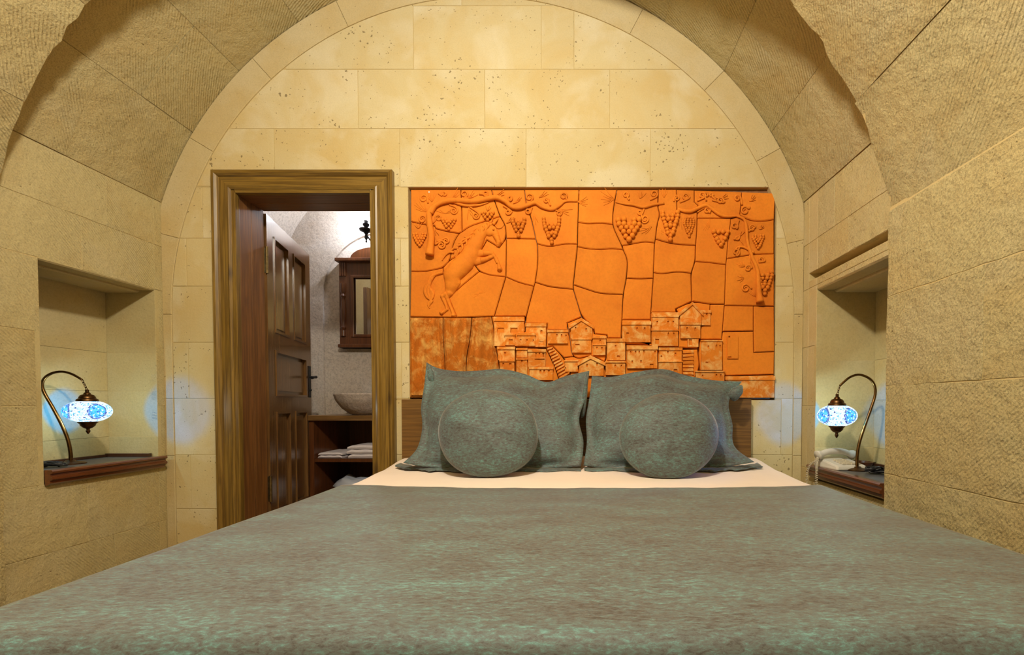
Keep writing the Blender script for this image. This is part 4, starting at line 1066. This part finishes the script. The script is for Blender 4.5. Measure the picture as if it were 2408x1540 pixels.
lobe(pr_, (1730,924), -.185, .030, .046, .024, -.75)
lobe(pl, (1374,934), -.205, .014, .118, .020, -.10, 'edge_fold')
# the flat hems of the pillow cases lying on the sheet
def hem(pillow_, pts, wdt, seed):
    P = catmull([at(x, y, Y=Y) for x,y,Y in pts], 10); rr = random.Random(seed); vs = []; fs = []; n = len(P)
    for i,p in enumerate(P):
        t = i/(n-1); wv = .010*math.sin(t*34+seed)+.004*math.sin(t*77)
        for k,(dy,dz) in enumerate(((.035,.016),(.0,.016),(-wdt*.5,.013),(-wdt,.008))):
            y = p.y+dy+wv*(k/3)
            vs.append((p.x, y, bed_top(y)+.004+dz*.6+.004*abs(math.sin(t*46+k*.6))))
    for i in range(n-1):
        for k in range(3): fs.append((i*4+k, i*4+k+1, (i+1)*4+k+1, (i+1)*4+k))
    mb = MB(); mb.add(vs, fs); o = mb.build('hem', M['fabric'], pillow_, smooth='all')
    so = o.modifiers.new('solid', 'SOLIDIFY'); so.thickness = .004
hem(pl, [(932,1083,-.30),(985,1094,-.38),(1050,1100,-.41),(1150,1104,-.42),(1250,1104,-.42),(1366,1099,-.41)], .028, 1)
hem(pr_, [(1374,1098,-.41),(1450,1104,-.41),(1560,1105,-.42),(1660,1101,-.41),(1730,1094,-.38),(1788,1081,-.30)], .028, 2)
# round cushions
def cushion(cx, cy, rx, ry, Yb, Yt, T, label, seed, shape):
    rr = random.Random(seed); ph = [rr.uniform(0,6.28) for _ in range(6)]
    na, nr = 64, 16; vs = []; fs = []
    ytop, ybot = cy-ry, cy+ry
    def P(a, rho, side):
        k = shape(a); px = cx+rx*k*rho*math.cos(a); py = cy-ry*k*rho*math.sin(a)
        v = (ybot-py)/(ybot-ytop); y = lerp(Yb, Yt, v); p = at(px, py, Y=y)
        th = max(0, 1-rho**2.3)**.55
        wr = (.005*math.sin(5*a+ph[0])*rho+.003*math.sin(11*a+ph[1]+6*rho)*rho**2)*(1-rho**6)
        pin = -.020*math.exp(-((a-1.72)/.14)**2)*rho**3*(1-rho**8) if side == 0 else 0
        d = Vector((0,-1,.22)).normalized()
        q = p+d*((T*th+wr+pin) if side == 0 else -(T*.75*th))
        q.z = max(q.z, bed_top(q.y)+.008); return q
    for side in (0,1):
        vs.append(P(0,0,side))
        for r in range(1,nr+1):
            for k in range(na): vs.append(P(2*math.pi*k/na, math.sin(r/nr*math.pi/2), side))
    off = 1+nr*na
    for side in (0,1):
        o_ = off*side
        for k in range(na): fs.append((o_, o_+1+k, o_+1+(k+1)%na))
        for r in range(nr-1):
            for k in range(na): fs.append((o_+1+r*na+k, o_+1+(r+1)*na+k, o_+1+(r+1)*na+(k+1)%na, o_+1+r*na+(k+1)%na))
    mb = MB(); mb.add(vs, fs)
    for i in range(2*off): pass
    o = mb.build('round_cushion', M['fabric'], None, smooth='all'); tag(o, label, 'cushion')
    mb = MB(); pts = [P(2*math.pi*k/na,1,0) for k in range(na+1)]; mb.tube(pts, .0018, 6, caps=False); mb.build('piping', M['fabric'], o, smooth='all')
    return o
cushion(1148, 1020, 119, 103, -.555, -.415, .085, 'round teal velour cushion with a pinched top, in front of the pillow nearer the door', 1,
        lambda a: 1+.035*math.cos(2*(a-.9))**2-.02+.035*math.exp(-((a-1.75)/.25)**2))
cushion(1573, 1026, 117, 100, -.560, -.420, .085, 'round teal velour cushion with a smooth top, in front of the pillow nearer the telephone', 2,
        lambda a: 1+.03*math.sin(a+.5)**2-.01+.03*math.exp(-((a+.7)/.4)**2))

# ================================================================== niche shelves
def shelf(name, X, sgn, y0, y1, ztop, d, label, far_strip):
    nx = -sgn; root = tag(empty(name, (X, (y0+y1)/2, ztop-.06)), label, 'shelf')
    xb = X-nx*d
    a,b = sorted((xb, X+nx*.004)); mb = MB(); mb.box(a, b, y0+.004, y1-.004, ztop-.022, ztop); mb.build('board', M['slate'], root)
    prof = [(0,0),(.030,0),(.036,-.006),(.034,-.014),(.024,-.018),(.026,-.028),(.034,-.032),(.034,-.042),(.022,-.047),(.022,-.058),(.012,-.066),(0,-.068)]
    mb = MB(); n = len(prof); vs = [(X+nx*(.004+p), y, ztop+.002+q) for y in (y0-.002, y1+.012) for p,q in prof]
    mb.add(vs, [(i,(i+1)%n,(i+1)%n+n,i+n) for i in range(n)]+[tuple(range(n)), tuple(range(2*n-1,n-1,-1))]); mb.build('front_moulding', M['wood_shelf'], root)
    mb = MB(); a,b = sorted((xb+nx*.004, X-nx*.03)); mb.box(a, b, y1-.03, y1-.006, ztop, ztop+.018); mb.build('end_strip', M['wood_dark'], root, bevel=.002)
    mb = MB(); a,b = sorted((xb+nx*.002, xb+nx*.018)); mb.box(a, b, y0+.01, y1-.032, ztop, ztop+.014); mb.build('back_strip', M['wood_dark'], root, bevel=.002)
    return root
shelf('niche_shelf', XL, -1, NL['y0'], NL['y1'], .562, NL['d'], 'wood-edged grey shelf in the niche beside the door, holding the lamp and black cable', True)
shelf('niche_shelf', XR, 1, NR['y0'], NR['y1'], .527, NR['d'], 'wood-edged grey shelf in the niche beside the bed, holding the telephone', True)

# ------------------------------------------------------------------ mosaic lamps
def mosaic():
    m, nt, b = newmat('blue_glass_mosaic'); g = NT(nt); nt.nodes.remove(b); out = nt.nodes['Material Output']
    v = g.obj(); sp = g.n('ShaderNodeSeparateXYZ'); g.link(v, sp.inputs[0])
    az = g.math('DIVIDE', g.math('ARCTAN2', sp.outputs[1], sp.outputs[0]), 2*math.pi/4)
    fx = g.math('MULTIPLY', g.math('SUBTRACT', g.math('FRACT', g.math('ADD', az, 10.15)), .5), .137)
    d = g.math('SQRT', g.math('ADD', g.math('MULTIPLY', fx, fx), g.math('MULTIPLY', sp.outputs[2], sp.outputs[2])))
    vr = g.N.new('ShaderNodeTexVoronoi'); vr.inputs['Scale'].default_value = 150; g.link(v, vr.inputs['Vector'])
    ve = g.N.new('ShaderNodeTexVoronoi'); ve.feature = 'DISTANCE_TO_EDGE'; ve.inputs['Scale'].default_value = 150; g.link(v, ve.inputs['Vector'])
    sr = g.n('ShaderNodeSeparateColor'); g.link(vr.outputs['Color'], sr.inputs[0])
    cell = sr.outputs[0]
    pale = g.ramp(cell, [(0,(.85,.95,1)),(.55,(.60,.86,1)),(.72,(.14,.55,.85)),(.88,(.05,.09,.30)),(.94,(.9,.95,1))], 'CONSTANT')
    blue = g.ramp(cell, [(0,(.04,.42,.80)),(.4,(.10,.60,.80)),(.7,(.75,.92,1)),(.85,(.03,.10,.40))], 'CONSTANT')
    navy = g.ramp(cell, [(0,(.04,.06,.28)),(.6,(.10,.10,.45)),(.8,(.55,.75,1))], 'CONSTANT')
    c = g.mix(g.math('LESS_THAN', d, .031), pale, blue)
    ring = g.math('MULTIPLY', g.math('GREATER_THAN', d, .030), g.math('LESS_THAN', d, .038))
    c = g.mix(ring, c, navy)
    c = g.mix(g.math('MULTIPLY', g.math('LESS_THAN', ve.outputs['Distance'], .06), .65), c, (.25,.40,.55))
    em = g.n('ShaderNodeEmission', i_Strength=1.9); g.link(c, em.inputs[0])
    tr = g.n('ShaderNodeBsdfTransparent'); g.link(g.mix(g.math('LESS_THAN', d, .034), (.20,.25,.25), (.01,.30,1.0)), tr.inputs[0])
    mx = g.n('ShaderNodeMixShader', i_Fac=.35); g.link(em.outputs[0], mx.inputs[1]); g.link(tr.outputs[0], mx.inputs[2])
    g.link(mx.outputs[0], out.inputs[0]); return m
M['mosaic'] = mosaic()
def lamp(base, arm, tip, shade, label, seed):
    root = tag(empty('mosaic_lamp', base), label, 'lamp', 'swan-neck mosaic lamps in the niches')
    mb = MB(); mb.lathe([(0,.020),(.016,.018),(.022,.012),(.045,.009),(.055,.004),(.055,0),(0,0)], base, 28); mb.build('base', M['bronze'], root, smooth=True)
    P = catmull(arm, 6); n = len(P)
    mb = MB(); mb.tube(P, [lerp(.0078,.0052,i/(n-1)) for i in range(n)], 10); mb.build('arm', M['brass_arm'], root, smooth='all')
    c = Vector(shade); zt_ = .052
    top_ = c+Vector((0,0,zt_+.050)); tip = Vector(tip)
    mb = MB(); N_ = 4
    for k in range(N_):
        q = tip.lerp(top_, (k+.5)/N_); dd = (top_-tip).normalized(); sd = Vector((1,0,0)) if k % 2 else Vector((0,1,0)); L = (top_-tip).length/N_*.66
        mb.tube([q+dd*L*math.cos(a)+sd*.0045*math.sin(a) for a in [2*math.pi*i/10 for i in range(11)]], .0014, 5, caps=False)
    mb.build('chain', M['bronze'], root)
    mb = MB(); mb.lathe([(.0,.058),(.007,.056),(.007,.044),(.012,.040),(.014,.034),(.024,.030),(.030,.020),(.031,.014),(.038,.010),(.040,.002),(.040,-.004),(.034,-.006)], c+Vector((0,0,zt_-.004)), 28); mb.build('top_cap', M['bronze'], root, smooth=True)
    mb = MB(); mb.lathe([(.034,.006),(.036,.0),(.036,-.006),(.029,-.012),(.026,-.022),(.016,-.032),(.007,-.036),(.006,-.042),(.009,-.046),(.007,-.052),(.003,-.060),(0,-.062)], c-Vector((0,0,zt_-.004)), 28); mb.build('bottom_cap', M['bronze'], root, smooth=True)
    mb = MB(); A, B = .087, .0535; t0_ = math.asin(.033/A); prof_ = []
    for k in range(21):
        t = lerp(t0_, math.pi-t0_, k/20); prof_.append((A*math.sin(t)**.92, B*math.cos(t)))
    mb.lathe(prof_, c, 48); sh = mb.build('shade', M['mosaic'], root, smooth='all', loc=c)
    sh.rotation_euler = (0,0,seed)
    pl_ = point_light('lamp_bulb', c, 16, (.80,.92,1.0), .006); par(pl_, root)
    return root
def arm_pts(pts, Ys):
    n = len(pts); return [at(p[0], p[1], Y=interp(i/(n-1), Ys)) for i,p in enumerate(pts)]
aL = arm_pts([(166,1086),(166,1066),(160,1035),(146,1000),(124,958),(105,925),(99,905),(106,888),(124,877),(147,874),(170,880),(193,893)], [(0,-.375),(.55,-.40),(1,-.36)])
bL = Vector((aL[0].x, aL[0].y, .5625)); aL[0] = Vector((bL.x,bL.y,.575))
lamp(bL, aL, aL[-1], at(206,967,Y=-.355), 'lit blue mosaic swan-neck lamp in the niche beside the door', .67)
aR = arm_pts([(2015,1092),(2016,1070),(2021,1040),(2034,1000),(2049,958),(2058,928),(2056,905),(2043,889),(2020,881),(1997,888),(1975,907)], [(0,-.34),(.6,-.33),(1,-.34)])
bR = Vector((aR[0].x, aR[0].y, .5275)); aR[0] = Vector((bR.x,bR.y,.54))
lamp(bR, aR, aR[-1], at(1968,977,Y=-.34), 'lit blue mosaic swan-neck lamp above the telephone in the niche', -.29)

# ------------------------------------------------------------------ telephone and cables
def fr_phone(o, ang):
    ca, sa = math.cos(ang), math.sin(ang)
    return lambda u,v,w_: Vector((o[0]+u*ca-v*sa, o[1]+u*sa+v*ca, o[2]+w_))
ph0 = at(1962, 1079, Y=-.30); po = Vector((1.335, -.265, .5275)); fp = fr_phone(po, math.radians(8))
tel = tag(empty('telephone', po), 'ivory corded telephone beside the lamp on the niche shelf', 'telephone')
mb = MB()
mb.add([fp(-.085,-.09,0),fp(.085,-.09,0),fp(.085,.09,0),fp(-.085,.09,0),fp(-.078,-.083,.022),fp(.078,-.083,.022),fp(.078,.083,.052),fp(-.078,.083,.052)],
       [(0,3,2,1),(4,5,6,7),(0,1,5,4),(1,2,6,5),(2,3,7,6),(3,0,4,7)]); mb.build('phone_body', M['phone'], tel, bevel=.008)
mb = MB(); HP = catmull([fp(-.10,.035,.060),fp(-.075,.036,.068),(fp(-.03,.037,.080)),fp(.03,.037,.080),fp(.075,.036,.068),fp(.10,.035,.060)],5)
mb.tube(HP, [.024,.025,.024,.022,.020]+[.016]*(len(HP)-10)+[.020,.022,.024,.025,.024], 12); mb.build('handset', M['phone'], tel, smooth='all')
mb = MB()
for i in range(3):
    for j in range(4):
        p = fp(-.03+i*.025, -.065+j*.02, .030+j*.0035); mb.box(p.x-.008, p.x+.008, p.y-.006, p.y+.006, p.z-.004, p.z+.004)
mb.build('keypad', M['phone_cord'], tel)
def coil(pts, R, r, turns):
    P = catmull(pts, 12); L = len(P); out = []
    for k in range(turns*8+1):
        t = k/(turns*8)*(L-1); i = min(int(t), L-2); p = P[i].lerp(P[i+1], t-i); d = (P[i+1]-P[i]).normalized(); a = d.orthogonal().normalized(); b = d.cross(a)
        ang = 2*math.pi*k/8; out.append(p+(a*math.cos(ang)+b*math.sin(ang))*R)
    mb = MB(); mb.tube(out, r, 5); return mb
coil([fp(-.10,.03,.05), Vector((1.216,-.27,.545)), Vector((1.205,-.29,.50)), Vector((1.195,-.30,.40)), Vector((1.19,-.29,.28))], .006, .0017, 34).build('coiled_cord', M['phone_cord'], tel, smooth='all')
coil([fp(-.085,.06,.03), Vector((1.218,-.20,.535)), Vector((1.206,-.19,.47)), Vector((1.20,-.20,.36)), Vector((1.19,-.27,.28))], .005, .0015, 26).build('coiled_cord', M['phone_cord'], tel, smooth='all')
def tangle(name, cx, cy, z, rx, ry, n, label, seed, h=.03, r=.0032, mat='black_cable', cat='cable'):
    rr = random.Random(seed); pts = []
    for k in range(n):
        a = k*2.1+rr.uniform(-.5,.5); q = rr.uniform(.4,1)
        pts.append(Vector((cx+rx*q*math.cos(a), cy+ry*q*math.sin(a), z+r+.001+(h*abs(math.sin(k*1.3)))*rr.uniform(.3,1))))
    mb = MB(); mb.tube(catmull(pts, 6), r, 6); return tag(mb.build(name, M[mat], None, smooth='all'), label, cat)
cl = at(160, 1088, Y=-.47)
tangle('power_cable', -2.375, -.485, .562, .065, .045, 18, 'tangle of black power cable on the shelf beside the door', 4, h=.03, r=.004)
pa = tag(empty('plug_adapter', (-2.43,-.505,.562)), 'black plug adapter lying in front of the lamp beside the door', 'plug')
mb = MB(); mb.box(-2.475,-2.395,-.53,-.485,.5635,.590); mb.build('adapter_body', M['black_cable'], pa, bevel=.006)
mb = MB(); mb.tube([(-2.39,-.50,.577),(-2.365,-.50,.577)], .0025, 6); mb.tube([(-2.39,-.515,.577),(-2.365,-.515,.577)], .0025, 6); mb.build('prong', M['hinge'], pa)
tangle('power_cable', 1.395, -.465, .527, .085, .05, 26, 'tangle of black power cable around the lamp foot by the telephone', 9, h=.035, r=.004)
dish = tag(empty('wooden_dish', (1.46,-.215,.527)), 'low brown wooden dish at the back of the telephone shelf', 'dish')
mb = MB(); mb.lathe([(0,.001),(.035,.001),(.05,.02),(.052,.028),(.047,.028),(.035,.008),(0,.006)], (1.47,-.225,.527), 24); mb.build('bowl', M['wood_shelf'], dish, smooth=True)
